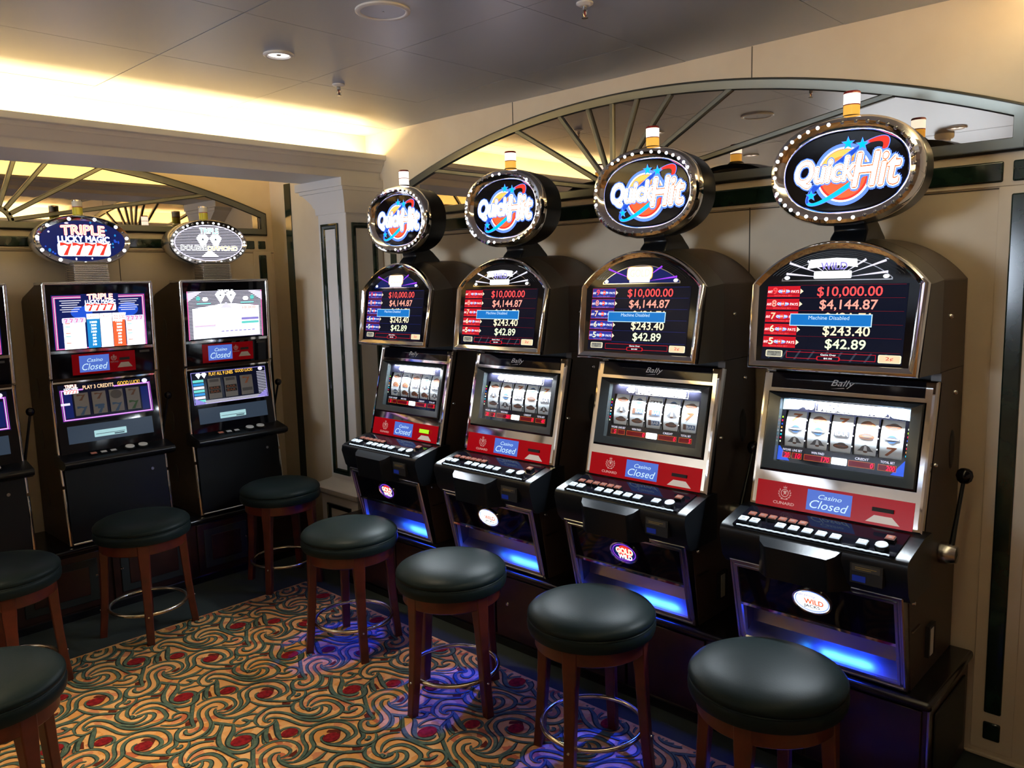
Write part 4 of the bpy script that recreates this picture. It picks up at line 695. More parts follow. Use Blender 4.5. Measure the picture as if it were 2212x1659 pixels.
    # sign on its neck
    sx, sv, sz, SA, SB = 0.010, 0.372, 1.538, 0.227, 0.160
    S = lambda a, bb, c: (sx + a, -(sv + c), sz + bb)
    b = MB(); ringloft(b, S, [(se(SA * .86, SB * .84), -.135), (se(SA * .95, SB * .95), -.125), (se(SA * .985, SB * .985), -.06), (se(SA * .985, SB * .985), -.02)], 'black_plastic', True)
    b.add([S(p, q, -.135) for p, q in se(SA * .86, SB * .84)], [tuple(range(72))], 'black_plastic'); sign = b.build('sign', t)
    b = MB(); ringloft(b, S, [(se(SA * .97, SB * .97), -.03), (se(SA, SB), -.022), (se(SA, SB), -.004), (se(SA - .008, SB - .008), .012), (se(SA - .018, SB - .018), .016), (se(SA - .030, SB - .030), .012), (se(SA - .042, SB - .042), .000), (se(SA - .046, SB - .046), -.008)], 'chrome', True); b.build('chrome_ring', sign)
    b = MB(); A, Bh = SA - .046, SB - .046; b.add([S(p, q, -.006) for p, q in se(A, Bh)], [tuple(range(72))], 'black_gloss'); g = Gfx(b, lambda a, bb, c: S(a, bb, c - .006), .0005); quick_logo(g, A, Bh); b.build('lit_face', sign)
    for k in range(40):
        an = 2 * PI * k / 40; p, q = se(SA - .020, SB - .020, 2.25, 1, an)[0]; bulb(sign, S(p, q, .0145), v['lit'](math.degrees(an)))
    b = MB(); lp = lambda w, v0, v1, z: [(sx - w, -v0, z), (sx + w, -v0, z), (sx + w, -v1, z), (sx - w, -v1, z)]
    b.loft([lp(.055, .15, .33, 1.325), lp(.055, .15, .32, 1.345), lp(.052, .17, .30, 1.365), lp(.050, .19, .31, 1.385), lp(.048, .22, .345, 1.405)], 'black_plastic', False, True, True); b.build('sign_neck', t, bevel=.006)
    b = MB(); BT = lambda x, y, z: (sx + x, -(sv - .055) + y, sz + SB - .010 + z)
    b.lathe([(.034, 0), (.034, .010), (.027, .016), (.025, .018)], 'black_plastic', 28, T=BT); bea = b.build('beacon', t)
    b = MB(); b.lathe([(.0235, .017), (.0235, .046), (.021, .048)], 'e_beacon_white' if i == 0 else 'e_beacon_amber', 28, T=BT); b.lathe([(.0242, .0465), (.0242, .0495)], 'red_cap', 28, T=BT); b.build('lower_lens', bea)
    b = MB(); b.lathe([(.0235, .050), (.0235, .080)], 'e_beacon_white', 28, T=BT); b.lathe([(.0245, .080), (.0245, .084), (.022, .0875), (0, .088)], 'red_cap', 28, T=BT); b.build('upper_lens', bea)
    # pull lever on the right flank
    b = MB(); LV = lambda x, y, z: (HW + .002 + z, -.185 + x, .365 + y)
    b.lathe([(.034, 0), (.034, .018), (.030, .034), (.026, .046), (0, .048)], 'satin_chrome', 28, T=LV); lev = b.build('lever', t)
    b = MB(); p0 = Vector((HW + .030, -.185, .375)); p1 = Vector((HW + .036, -.105, .575)); b.tube([p0, p0.lerp(p1, .5), p1], [.0085, .0065, .006], 'black_plastic', 10); b.build('lever_arm', lev)
    b = MB(); ctr = p1 + Vector((.001, .008, .022)); b.lathe([(0.0, -.027), (.012, -.024), (.021, -.015), (.025, 0), (.021, .015), (.012, .022), (0, .0245)], 'black_gloss', 24, T=lambda x, y, z: tuple(ctr + Vector((x, y, z)))); b.build('lever_knob', lev)
    return t
BLUE_POWER = 5.0
def button_mesh(m, cache={}):
    if m not in cache:
        b = MB(); b.box(-.0155, .0155, -.0135, .0135, 0, .011, 'black_plastic'); b.loft([[(-.0145, -.0125, .0108), (.0145, -.0125, .0108), (.0145, .0125, .0108), (-.0145, .0125, .0108)], [(-.0125, -.0105, .015), (.0125, -.0105, .015), (.0125, .0105, .015), (-.0125, .0105, .015)]], m, False, False, True)
        g = Gfx(b, lambda a, bb, c: (a, bb, .0151 + c)); g.rect(-.006, .006, -.004, -.0015, 'symbol_grey', 0); g.rect(-.006, .006, .001, .0035, 'symbol_grey', 0)
        o = b.build('button'); cache[m] = o.data; bpy.data.objects.remove(o)
    return cache[m]
SY = ['bell', 'car', 'logo', 'bar', 'chilli', 'seven', 'bar2']
ROWS = [('car', 'chilli', 'logo'), ('logo', 'chilli', 'chilli'), ('car', 'bar', 'chilli'), ('logo', 'bell', 'chilli'), ('chilli', 'bar', 'bell')], \
       [('car', 'bell', 'car'), ('chilli', 'logo', 'bell'), ('seven', 'bar', 'car'), ('logo', 'car', 'car'), ('seven', 'bar', 'bell')], \
       [('car', 'bell', 'car'), ('logo', 'bar2', 'car'), ('bar', 'bar2', 'bar2'), ('logo', 'bell', 'car'), ('car', 'seven', 'bar2')], \
       [('seven', 'logo', 'bell'), ('chilli', 'logo', 'bell'), ('seven', 'bar', 'car'), ('chilli', 'car', 'bell'), ('car', 'logo', 'seven')]
VAR = [dict(blue=True, lit=lambda d: d > 300 or d < 115 or 262 < d < 300, led=('5', '', '5', '0', '5'), green=True, reels=ROWS[0], lamp=1.0),
       dict(blue=False, lit=lambda d: int(d / 9) % 4 in (0, 1) if d > 120 else int(d / 9) % 5 == 0, led=('20', '2', '281', '0', '40'), reels=ROWS[1], lamp=1.0),
       dict(blue=True, lit=lambda d: 18 < d < 135 or 165 < d < 195, led=('5', '', '0', '0', '5'), reels=ROWS[2], lamp=1.0),
       dict(blue=False, lit=lambda d: 95 < d < 285, led=('20', '10', '170', '0', '200'), reels=ROWS[3], big=True, lamp=1.2)]
LBL = ['round-topped slot machine beside the white column, with a green-lit card slot',
       'round-topped slot machine second from the column, with red paytable tabs and a white oval badge',
       'round-topped slot machine second from the right, with blue paytable tabs and a purple-rayed topper',
       'round-topped slot machine at the right end of its row, largest in the picture']
for i in range(4): machine_round(i, 3.095 - 0.7075 * i, LBL[i], VAR[i])
# ------------------------------------------------------------------ square-topped slot machines in the niche
def wave7(g, a, b, w, h, m, ly):
    g.poly([(a - .5 * w, b + .5 * h), (a - .5 * w, b + .22 * h), (a - .1 * w, b + .30 * h), (a + .16 * w, b + .20 * h), (a - .30 * w, b - .5 * h), (a + .06 * w, b - .5 * h), (a + .22 * w, b - .1 * h), (a + .5 * w, b + .44 * h), (a + .15 * w, b + .36 * h), (a - .2 * w, b + .48 * h)], m, ly)
def sevens_logo(g, A, B, ly):    # within +-A, +-B
    for k, x in enumerate((-.55, -.18, .19, .56)):
        g.poly(rrect((x - .26) * A, (x + .26) * A, -.95 * B, -.10 * B, .1 * A), 'e_white_hot', ly)
    for k, x in enumerate((-.55, -.18, .19, .56)): wave7(g, x * A, -.50 * B, .36 * A, .78 * B, 'e_red', ly + 2)
    for off, mm, l in ((.07, 'e_blue', ly + 2), (.045, 'e_white_hot', ly + 3), (.0, 'e_cream', ly + 4)):
        g.text('LUCKY MAGIC', -.78 * A, .80 * A, -.10 * B, .26 * B, mm, l, off, 0, .05 * B)
    for off, mm, l in ((.07, 'e_coral', ly + 3), (.04, 'e_white_hot', ly + 4), (.0, 'e_peach', ly + 5)):
        g.text('TRIPLE', -.66 * A, .66 * A, .34 * B, .90 * B, mm, l, off, 0, .06 * B)
def diamonds(g, a, b, w, h, ly):
    for s in (-.5, .5):
        g.poly([(a + s * w - .5 * w, b + .25 * h), (a + s * w - .25 * w, b + .5 * h), (a + s * w + .25 * w, b + .5 * h), (a + s * w + .5 * w, b + .25 * h), (a + s * w, b - .5 * h)], 'e_white_hot', ly)
        g.poly([(a + s * w - .10 * w, b + .12 * h), (a + s * w, b + .26 * h), (a + s * w + .10 * w, b + .12 * h)], 'e_dimglass', ly + 1)
def machine_square(xc, label, kind):
    t = thing('slot_machine', label, 'slot machine', (xc, YB, PZ), 0, 'square-topped slot machines in the niche')
    w = .255; X = lambda vv, z, x: (x, -vv, z)
    b = MB(); b.prism([(.02, 0), (.415, 0), (.385, .285), (.355, .42), (.33, .79), (.35, .815), (.365, 1.262), (.25, 1.27), (.045, 1.21), (.02, 1.19)], X, -w + .006, w - .006, 'laminate_brown'); b.build('cabinet', t, bevel=.003)
    for zz in (1.02, .76, .5, .2):
        for s in (-1, 1): b = MB(); b.lathe([(0, .002), (.03, .002), (.031, 0)], 'plaque_grey', 24, T=lambda x, y, z: (s * (w - .006 + z), -.14 + x * .8, zz + y * 1.7)); b.build('side_cover', t)
    # chrome edge mouldings down both front corners
    for s in (-1, 1):
        for seg in ([(.378, 1.272), (.362, .822)], [(.362, .815), (.352, .790), (.372, .45), (.395, .30)], [(.398, .285), (.425, .006)]):
            b = MB(); b.tube([(s * (w - .004), -vv, z) for vv, z in seg], .009, 'chrome', 10); b.build('chrome_edge', t)
    b = MB(); b.box(-w, w, -.385, -.25, 1.268, 1.282, 'satin_chrome'); b.build('chrome_top_edge', t, bevel=.004)
    # upper screen
    T1, H1 = plane(.352, .815, .370, 1.268)
    b = MB(); b.prism([(-w + .012, .002), (w - .012, .002), (w - .012, H1 - .002), (-w + .012, H1 - .002)], T1, -.02, .004, 'black_gloss'); b.build('screen_glass', t, bevel=.002)
    b = MB(); g = Gfx(b, lambda a, bb, c: T1(a, bb, c + .0045)); A = .220; y0, y1 = H1 * .315, H1 * .895; H = y1 - y0; y = lambda q: y1 - H * q; x = lambda q: -A + 2 * A * q
    if kind == 'sevens':
        g.rect(-A, A, y0, y1, 'e_navy', 0); g.ell(x(.8), y(.3), .05, .035, 'e_blue', 1, 24); g.ell(x(.3), y(.33), .05, .03, 'e_blue', 1, 24)
        for e, mm in ((.0, 'e_pink'), (.006, 'e_pale'), (.009, 'e_pink')):
            g.frame(x(.01) + e, x(.99) - e, y(1.0) + e * .2, y(.02) - e, .0035, mm, 2)
        g.rect(x(.30), x(.70), y(.13), y(-.01), 'e_navy', 3); g.k = 1
        g2 = Gfx(b, lambda a, bb, c: T1(a, bb + y(.155), c + .0045)); sevens_logo(g2, .090, H * .17, 4)
        for k in range(6):
            q = .10 + .04 * k
            for a0, a1 in ((.08, .30), (.70, .92)): g.rect(x(a0 + .02 * (k % 2)), x(a1 - .02 * (k % 3)), y(q + .014), y(q), 'e_pale', 3)
        for k, (a0, a1, mm) in enumerate(((.10, .325, 'e_white_hot'), (.345, .48, 'e_skyblue'), (.485, .615, 'e_white'), (.62, .755, 'e_coral'), (.765, .965, 'e_white_hot'))):
            g.rect(x(a0), x(a1), y(1.0), y(.47 if k in (0, 4) else .37), mm, 3)
        for a0, a1 in ((.345, .48), (.485, .615), (.62, .755)): g.rect(x(a0), x(a1), y(.46), y(.36), 'e_white', 4); g.text('CREDIT', x(a0 + .015), x(a1 - .015), y(.43), y(.39), 'e_red', 5)
        for k in range(8):
            q = .50 + .06 * k
            for a0, a1, mm in ((.345, .48, 'e_white_hot'), (.62, .755, 'e_white_hot')):
                s = ('1000', '300', '200', '100', '60', '30', '20', '10')[k]; cw = .018 * len(s); cm = (a0 + a1) / 2; g.text(s, x(cm - cw / 2), x(cm + cw / 2), y(q + .035), y(q), mm, 5, .05)
            g.rect(x(.485), x(.615), y(q + .047), y(q + .043), 'e_pink', 4)
            if k < 7:
                for a0, a1 in ((.12, .31), (.78, .95)): g.rect(x(a0), x(a0 + .05), y(q + .03), y(q + .018), ('e_coral', 'e_teal', 'e_pale')[k % 3], 4); g.rect(x(a0 + .09), x(a0 + .12), y(q + .03), y(q + .018), 'e_pale', 4)
        g.poly([(x(.62), y(.52)), (x(.755), y(.49)), (x(.77), y(.36)), (x(.62), y(.40))], 'e_white_hot', 6); g.text('22,500', x(.635), x(.755), y(.485), y(.405), 'e_coral', 7)
        for a0, a1 in ((.10, .325), (.765, .965)):
            g.poly(rrect(x(a0 - .01), x(a1 + .01), y(.52), y(.42), .006), 'e_pale', 4)
            for k in range(4): wave7(g, x(a0 + (a1 - a0) * (.14 + .24 * k)), y(.47), .015, H * .07, 'e_pink', 5)
        b.build('pay_screen', t)
    else:
        g.rect(-A, A, y0, y1, 'e_screen_black', 0)
        for k in range(34): g.rect(x(.0), x(1.0), y(.014 + .0292 * k), y(.002 + .0292 * k), 'e_pale', 1)
        for a0 in (.0, .955): g.rect(x(a0 + (.03 if a0 else 0)), x(a0 + (.042 if a0 else .012)), y(1), y(0), 'e_pink', 2)
        for s in (-1, 1): g.poly([(x(.5 + s * .5), y(.03)), (x(.5 + s * .30), y(.0)), (x(.5 + s * .5), y(.22))], 'e_pale', 2); g.ell(x(.5 + s * .27), y(.17), .017, .012, 'e_white_hot', 3, 20); g.ell(x(.5 + s * .36), y(.15), .012, .012, 'e_teal', 3, 20); g.rect(x(.5 + s * .38), x(.5 + s * .2), y(.27), y(.245), 'e_teal', 3)
        diamonds(g, 0, y(.14), .062, H * .26, 4); g.text('TRIPLE', x(.40), x(.60), y(.03), y(-.02), 'e_white_hot', 6, .03)
        g.poly([(x(.06), y(.985)), (x(.95), y(.96)), (x(.95), y(.33)), (x(.5), y(.26)), (x(.06), y(.36))], 'e_white_hot', 3)
        g.poly([(x(.42), y(.36)), (x(.58), y(.36)), (x(.5), y(.24))], 'e_pale', 4)
        g.frame(x(.68), x(.93), y(.42), y(.32), .0015, 'e_pink', 4); g.text('10,000', x(.72), x(.90), y(.40), y(.34), 'e_coral', 4)
        for q, a0, a1, mm in ((.58, .70, .94, 'e_lavender'), (.66, .70, .94, 'e_teal'), (.70, .08, .35, 'e_pale')): g.rect(x(a0), x(a1), y(q + .05), y(q), mm, 4)
        g.frame(x(.08), x(.34), y(.72), y(.62), .0012, 'e_pink', 5)
        for k in range(8): g.text('7 7 7', x(.09 + .11 * k), x(.15 + .11 * k), y(.97 - .012 * k * 0), y(.92), 'e_pink', 4); g.rect(x(.42 + .06 * k), x(.46 + .06 * k), y(.86), y(.84), 'e_lavender', 4)
        b.build('pay_screen', t)
    # player panel strip
    b = MB(); b.prism([(-w + .014, H1 * .275), (w - .014, H1 * .275), (w - .014, H1 * .305), (-w + .014, H1 * .305)], T1, .003, .010, 'chrome'); b.build('chrome_bar', t, bevel=.003)
    b = MB(); b.prism([(-.150, H1 * .03), (.150, H1 * .03), (.150, H1 * .255), (-.150, H1 * .255)], T1, .002, .007, 'e_red_dim'); g = Gfx(b, lambda a, bb, c: T1(a, bb, c + .0072)); crest(g, .045, H1 * .19, .014, 'crest_white', 1); g.text('CUNARD', .027, .066, H1 * .135, H1 * .150, 'crest_white', 1, .02)
    g.rect(.072, .122, H1 * .155, H1 * .185, 'black_matt', 1); g.poly([(.060, H1 * .075), (.134, H1 * .075), (.116, H1 * .13), (.078, H1 * .13)], 'trapezoid_cream', 1); pp = b.build('player_panel', t)
    b = MB(); g = Gfx(b, lambda a, bb, c: T1(a, bb, c + .0075)); closed_display(g, -.118, .022, H1 * .055, H1 * .235); b.build('message_display', pp)
    b = MB(); g = Gfx(b, lambda a, bb, c: T1(a, bb, c + .0045)); g.rect(.175, .225, H1 * .225, H1 * .25, 'plaque_grey', 1)
    if kind != 'sevens':
        for k in range(4): g.poly([(.02 + .05 * k, H1 * .255), (.045 + .05 * k, H1 * .255), (.06 + .05 * k, H1 * .30), (.035 + .05 * k, H1 * .30)], 'plaque_grey', 2)
    b.build('rating_plate', t)
    # reel door
    T2, H2 = plane(.388, .435, .342, .800)
    b = MB(); b.prism([(-w + .010, .0), (w - .010, .0), (w - .010, H2), (-w + .010, H2)], T2, -.02, .004, 'black_gloss'); b.build('reel_door', t, bevel=.003)
    b = MB(); b.prism([(-w + .008, H2 - .008), (w - .008, H2 - .008), (w - .008, H2), (-w + .008, H2)], T2, .003, .010, 'chrome'); b.build('chrome_bar', t)
    b = MB(); g = Gfx(b, lambda a, bb, c: T2(a, bb, c + .0045)); y0, y1 = H2 * .46, H2 * .955; H = y1 - y0; A = .222; y = lambda q: y1 - H * q
    g.rect(-A, A, y0, y1, 'e_screen_black', 0)
    if kind == 'sevens':
        for e, mm in ((.006, 'e_magenta'), (.012, 'e_pale'), (.015, 'e_magenta')): g.frame(-A + e, A - e, y(.985) + e * .5, y(.12) - e * .5, .003, mm, 1)
        g.rect(-A + .02, -.165, y(.9), y(.25), 'e_navy', 1); g.rect(.165, A - .02, y(.9), y(.25), 'e_navy', 1)
        g2 = Gfx(b, lambda a, bb, c: T2(a - .165, bb + y(.13), c + .0045)); sevens_logo(g2, .040, H * .13, 3)
        g.rect(-.11, .035, y(.20), y(.05), 'e_screen_black', 3); g.text('PLAY 3 CREDITS', -.11, .035, y(.16), y(.06), 'e_peach', 4, .02); g.text('GOOD LUCK!', .055, .165, y(.15), y(.05), 'e_gold', 4, .02)
        nr, wr, r0 = 4, .066, -.158
        g.rect(-A + .004, -A + .045, y(.55), y(.49), 'e_pale', 3)
    else:
        g.frame(-A, A, y(1.0), y(.03), .003, 'e_lavender', 1)
        for k in range(9): g.rect(-.16, .20, y(.90 + .012 * k), y(.895 + .012 * k), 'e_pale', 2)
        for k in range(14): g.rect(.165, A - .004, y(.20 + .05 * k), y(.185 + .05 * k), 'e_pale', 2)
        for k in range(7): g.rect(-A + .006, -.155, y(.33 + .10 * k), y(.255 + .10 * k), ('e_teal', 'e_skyblue', 'e_pale')[k % 3], 2)
        diamonds(g, -.165, y(.14), .032, H * .17, 3); g.text('PLAY ALL 9 LINES', -.12, .02, y(.16), y(.06), 'e_gold', 4, .02); g.text('GOOD LUCK!', .035, .14, y(.14), y(.05), 'e_gold', 4, .02)
        g.poly([(.215, y(.98)), (.15, y(.98)), (.215, y(.75))], 'e_lavender', 3); g.poly([(-.215, y(.98)), (-.15, y(.98)), (-.215, y(.8))], 'e_lavender', 3)
        nr, wr, r0 = 3, .074, -.135
    for a in (.19,): g.ell(a, y(.09), .014, .011, 'e_pale', 4, 20)
    glass = b.build('reel_glass', t)
    for k in range(nr):
        st = (.160 + .158 - wr) / (nr - 1) if nr == 4 else .098; a0 = r0 + k * (st * .98)
        b = MB(); za, zb_ = y(.86), y(.25); cm = (za + zb_) / 2; RR = (zb_ - za) * .8
        def C(a, bb, c, cm=cm, RR=RR): th = max(-1, min(1, (bb - cm) / RR)); return T2(a, bb, .0125 - RR * (1 - math.cos(th)) * .10 + c)
        rows = [za + (zb_ - za) * q / 8 for q in range(9)]; b.loft([[C(a0, r_, 0), C(a0 + wr, r_, 0)] for r_ in rows], 'reel_dim', True, closed=False)
        for s in (0, 1): b.add([C(a0 + s * wr, za, 0), C(a0 + s * wr, zb_, 0), T2(a0 + s * wr, zb_, .005), T2(a0 + s * wr, za, .005)], [(0, 1, 2, 3)], 'black_matt')
        g = Gfx(b, C, .0006); cx = a0 + wr / 2; hh = zb_ - za
        if nr == 4:
            wave7(g, cx, za + hh * .22, wr * .72, hh * .40, 'symbol_green' if k == 3 else 'symbol_blue', 1); wave7(g, cx, za + hh * .80, wr * .6, hh * .28, 'symbol_brown', 1)
            if k == 2: g.ell(cx, za + hh * .78, wr * .42, hh * .2, 'symbol_grey', 2, 24)
            if k == 1: g.rect(cx - .012, cx + .018, za + hh * .22, za + hh * .42, 'symbol_blue', 2)
        elif k < 2:
            for q in (.34, .52): g.rect(a0 + .004, a0 + wr - .004, za + hh * (q - .08), za + hh * (q + .08), 'black_matt', 1); g.text('BAR', a0 + .012, a0 + wr - .012, za + hh * (q - .05), za + hh * (q + .05), 'symbol_orange', 2, .02)
            g.rect(a0 + .010, a0 + wr - .010, za + hh * .82, za + hh * .96, 'symbol_grey', 1)
        else: wave7(g, cx, za + hh * .76, wr * .6, hh * .34, 'symbol_orange', 1); g.rect(a0 + .006, a0 + wr - .006, za + hh * .2, za + hh * .36, 'symbol_grey', 1)
        b.build('reel', glass, recalc=False)
    b = MB(); g = Gfx(b, lambda a, bb, c: T2(a, bb, c + .0045)); g.rect(-.205, .205, H2 * .165, H2 * .40, 'e_dimglass', 0); g.poly(rrect(-.085, .070, H2 * .215, H2 * .305, .003), 'e_strip', 1); g.rect(-.078, .062, H2 * .25, H2 * .257, 'e_dimglass', 2); g.rect(.01, .058, H2 * .225, H2 * .24, 'e_dimglass', 2); b.build('info_glass', t)
    # button deck
    b = MB(); b.prism([(.33, .385), (.450, .385), (.485, .40), (.492, .415), (.484, .428), (.38, .452), (.33, .452)], X, -w - .008, w + .012, 'black_plastic'); deck = b.build('button_deck', t, bevel=.006, seg=3)
    TD, HD = plane(.484, .428, .38, .452); tl = math.atan2(.024, .104)
    for a, big, m in ((-.115, 0, 'e_button_dim'), (-.068, 0, 'white_plastic'), (-.022, 0, 'white_plastic'), (.060, 1, 'white_plastic'), (.125, 1, 'white_plastic')):
        b = MB()
        if big: b.lathe([(.026, 0), (.026, .006), (.022, .010)], 'black_plastic', 24, cap=False); b.lathe([(.0225, .009), (.021, .013), (0, .015)], m, 24)
        else: b.box(-.016, .016, -.012, .012, 0, .006, 'black_plastic'); b.box(-.013, .013, -.009, .009, .006, .008, m)
        o = b.build('button', deck); o.location = TD(a, .05 + (.005 if big else 0), .001); o.rotation_euler = (tl, 0, 0)
    b = MB(); T3, H3 = plane(.418, .012, .396, .375); b.prism([(-w + .012, 0), (w - .012, 0), (w - .012, H3), (-w + .012, H3)], T3, -.015, .012, 'black_plastic')
    bd = b.build('belly_door', t, bevel=.006); b = MB(); b.lathe([(0, .004), (.008, .004), (.009, 0)], 'satin_chrome', 16, T=lambda x, yy, z: T3(.17 + x, .30 + yy, .012 + z)); b.build('lock', bd)
    b = MB(); b.tube([(-w + .01, -.440, .012), (w - .01, -.440, .012)], .006, 'satin_chrome', 8); b.build('foot_rail', t)
    # oval sign on a ribbed pedestal
    sx, sv, sz, SA, SB = 0.0, .225, 1.487, .231, .130
    S = lambda a, bb, c: (sx + a, -(sv + c), sz + bb)
    b = MB(); ringloft(b, S, [(se(SA * .80, SB * .72, 2), -.16), (se(SA * .93, SB * .90, 2), -.13), (se(SA * .99, SB * .99, 2), -.06), (se(SA, SB, 2), -.004), (se(SA - .004, SB - .004, 2), .004)], 'silver_paint', True); b.add([S(p, q, -.16) for p, q in se(SA * .80, SB * .72, 2)], [tuple(range(72))], 'silver_paint')
    sign = b.build('sign', t)
    b = MB(); ringloft(b, S, [(se(SA - .002, SB - .002, 2), .0), (se(SA - .006, SB - .006, 2), .008), (se(SA - .012, SB - .012, 2), .006), (se(SA - .030, SB - .030, 2), .002)], 'chrome', True); b.build('sign_ring', sign)
    b = MB(); b.add([S(p, q, .002) for p, q in se(SA - .028, SB - .028, 2)], [tuple(range(72))], 'black_gloss'); g = Gfx(b, lambda a, bb, c: S(a, bb, c + .002)); A, Bq = SA - .030, SB - .030
    if kind == 'sevens':
        g.ell(0, 0, A, Bq, 'e_navy', 1); rr = random.Random(3)
        for k in range(26):
            an = rr.uniform(0, 6.28); q = rr.uniform(.6, .95); g.ell(q * A * math.cos(an), q * Bq * math.sin(an), .004 + .008 * rr.random() ** 3, .004 + .006 * rr.random() ** 3, rr.choice(['e_blue', 'e_blue', 'e_skyblue', 'e_pale']), 2, 12)
        g2 = Gfx(b, lambda a, bb, c: S(a, bb, c + .002)); sevens_logo(g2, A * .76, Bq * .80, 3)
    else:
        for k in range(23):
            q = -.94 + 1.88 * k / 22; hw_ = A * math.sqrt(1 - q * q) * .97; g.rect(-hw_, hw_, q * Bq - .0017, q * Bq + .0017, 'e_pale', 1)
        g.ring(0, 0, A, Bq, .006, 'e_pale', 2); diamonds(g, 0, .005, .075, .085, 3); g.poly([(-.05, -.075), (.05, -.075), (0, -.035)], 'e_white', 3)
        for off, mm, l in ((.07, 'e_white', 5), (.0, 'e_teal', 6)): g.text('TRIPLE', -.052, .056, .052, .080, mm, l, off)
        for off, mm, l in ((.06, 'e_white', 5), (.0, 'e_dimglass', 6)): g.text('DOUBLE', -.165, -.02, -.040, -.014, mm, l, off)
        for off, mm, l in ((.06, 'e_white', 5), (.0, 'e_gold', 6)): g.text('DIAMOND', -.012, .165, -.042, -.016, mm, l, off)
    b.build('lit_face', sign)
    n = 22 if kind == 'sevens' else 42
    for k in range(n):
        an = 2 * PI * (k + .5) / n; bulb(sign, S((SA - .019) * math.cos(an), (SB - .019) * math.sin(an), .0045), (k % 2 == 0) if kind == 'sevens' else (k % 3 != 1), 1.5 if kind == 'sevens' and k % 2 == 0 else 1.05)
    b = MB()
    for k in range(11): z0 = 1.272 + .0088 * k; b.box(-.085 + .0006 * k, .085 - .0006 * k, -.30, -.17, z0, z0 + .0062, 'satin_chrome')
    b.box(-.076, .076, -.292, -.178, 1.27, 1.38, 'gunmetal'); b.build('ribbed_pedestal', t, bevel=.0015)
    b = MB(); BT = lambda x, yy, z: (sx + x - .0, -(sv - .045) + yy, sz + SB - .012 + z); b.lathe([(.030, 0), (.030, .010), (.026, .014)], 'satin_chrome', 24, T=BT); bea = b.build('beacon', t)
    b = MB(); b.lathe([(.0235, .012), (.0235, .050)], 'beacon_yellow', 24, T=BT); b.lathe([(.0242, .050), (.0242, .054)], 'red_cap', 24, T=BT); b.build('lower_lens', bea)
    b = MB(); b.lathe([(.0235, .054), (.0235, .080)], 'trapezoid_cream', 24, T=BT); b.lathe([(.0242, .080), (.0242, .086), (0, .090)], 'satin_chrome', 24, T=BT); b.build('upper_lens', bea)
    LV = lambda x, yy, z: (w - .004 + z, -.27 + x, .36 + yy)
    b = MB(); b.lathe([(.028, 0), (.028, .016), (.022, .034), (0, .036)], 'gunmetal', 24, T=LV); lev = b.build('lever', t)
    p0 = Vector((w + .022, -.27, .37)); p1 = Vector((w + .060, -.325, .655)); b = MB(); b.tube([p0, p0.lerp(p1, .5), p1], [.008, .0062, .0055], 'black_plastic', 10); b.build('lever_arm', lev)
    b = MB(); ctr = p1 + Vector((.002, -.002, .018)); b.lathe([(0, -.022), (.010, -.019), (.017, -.011), (.0195, 0), (.017, .011), (.010, .017), (0, .0195)], 'black_gloss', 20, T=lambda x, yy, z: tuple(ctr + Vector((x, yy, z)))); b.build('lever_knob', lev)
    return t
machine_square(.84, 'square-topped slot machine cut off by the left edge of the picture', 'sevens')
machine_square(1.50, 'square-topped slot machine with red sevens on its starry blue oval sign', 'sevens')
machine_square(2.16, 'square-topped slot machine with a black-and-white striped oval sign, in the corner of the niche', 'diamonds')

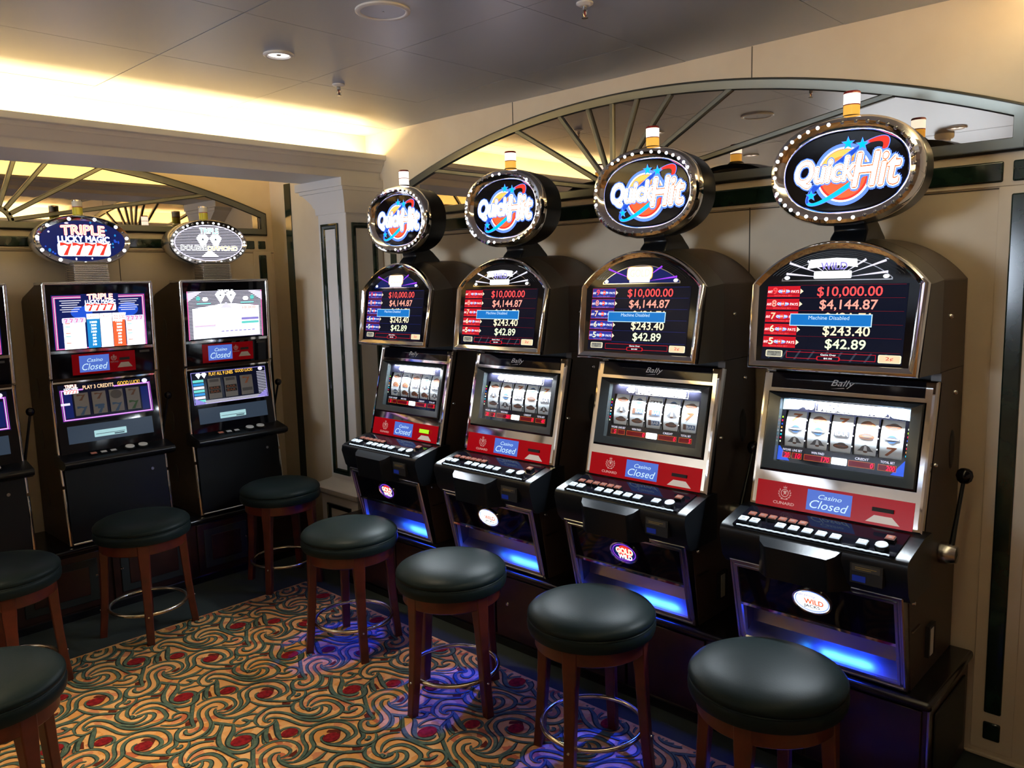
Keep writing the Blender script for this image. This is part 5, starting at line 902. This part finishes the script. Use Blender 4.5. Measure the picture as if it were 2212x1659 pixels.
# ------------------------------------------------------------------ stools
def make_stool(label):
    t = thing('bar_stool', label, 'stool', (0, 0, 0), 0, 'round leather stools at the machines')
    b = MB(); b.lathe([(0, .560), (.06, .5595), (.11, .557), (.150, .551), (.180, .543), (.200, .532), (.2085, .522), (.2100, .514), (.2080, .509), (.2045, .507)], 'leather', 64, cap=False); b.lathe([(.2045, .507), (.2075, .505), (.2085, .503), (.2075, .501), (.204, .499)], 'leather', 64, cap=False); cu = b.build('seat_cushion', t)
    b = MB(); b.lathe([(.203, .508), (.2085, .500), (.211, .490), (.210, .474), (.206, .464), (.198, .461), (0, .461)], 'leather', 64, cap=False); b.build('seat_band', t)
    b = MB(); b.lathe([(.182, .463), (.186, .458), (.186, .415), (.182, .411), (.160, .411), (.158, .420), (.158, .463)], 'stool_wood', 64, cap=False); b.build('apron', t)
    for k in range(4):
        an = PI / 2 * k; u = Vector((math.cos(an), math.sin(an), 0)); v = Vector((-math.sin(an), math.cos(an), 0))
        b = MB(); st = [(.425 + .030, .166, .026, .020), (.40, .168, .025, .020), (.33, .172, .021, .018), (.22, .179, .0185, .0165), (.10, .189, .0175, .016), (.0, .200, .0165, .0155)]
        b.loft([[tuple(u * (r + s1 * d) + v * (s2 * w_) + Vector((0, 0, z))) for s1, s2 in ((-1, -1), (1, -1), (1, 1), (-1, 1))] for z, r, w_, d in st], 'stool_wood', False, True, True); b.build('leg', t, bevel=.004, seg=2)
    b = MB(); n = 56; b.tube([(.168 * math.cos(2 * PI * k / n), .168 * math.sin(2 * PI * k / n), .130) for k in range(n)], .0085, 'brass_steel', 10, closed=True); b.build('foot_ring', t)
    for k in range(4):
        an = PI / 2 * k; b = MB(); b.lathe([(.005, 0), (.004, .003), (0, .0035)], 'chrome', 10, T=lambda x, y, z: ((.203 + z) * math.cos(an) - x * math.sin(an), (.203 + z) * math.sin(an) + x * math.cos(an), .130 + y)); b.build('ring_bolt', t)
    return t
def dup(r, loc, rz, label):
    c = r.copy(); COL.objects.link(c); c.location = loc; c.rotation_euler = (0, 0, rz); c['label'] = label
    for ch in r.children:
        d = ch.copy(); COL.objects.link(d); d.parent = c
    return c
ST = [((1.955, 2.200), -5, 'round dark leather stool in front of the second round-topped machine from the column'),
      ((1.975, 2.885), -24, 'round dark leather stool at the round-topped machine nearest the column'),
      ((1.985, 1.553), 16, 'round dark leather stool in front of the second round-topped machine from the right'),
      ((1.958, 0.930), 8, 'largest and nearest whole stool, at the right end of the row by the camera'),
      ((2.19, 3.825), 35, 'dark stool in the corner, in front of the striped-sign machine'),
      ((1.435, 3.770), -22, 'dark stool standing in front of the machine with the starry blue sign'),
      ((0.80, 3.55), -8, 'stool cut off by the left edge, in front of the cut-off machine'),
      ((0.50, 2.55), 20, 'stool in the bottom left corner of the picture, only its green-black seat edge showing')]
s0 = make_stool(ST[0][2]); s0.location = (*ST[0][0], 0); s0.rotation_euler = (0, 0, math.radians(ST[0][1]))
bpy.context.view_layer.update()
for (x, y), rz, lb in ST[1:]: dup(s0, (x, y, 0), math.radians(rz), lb)
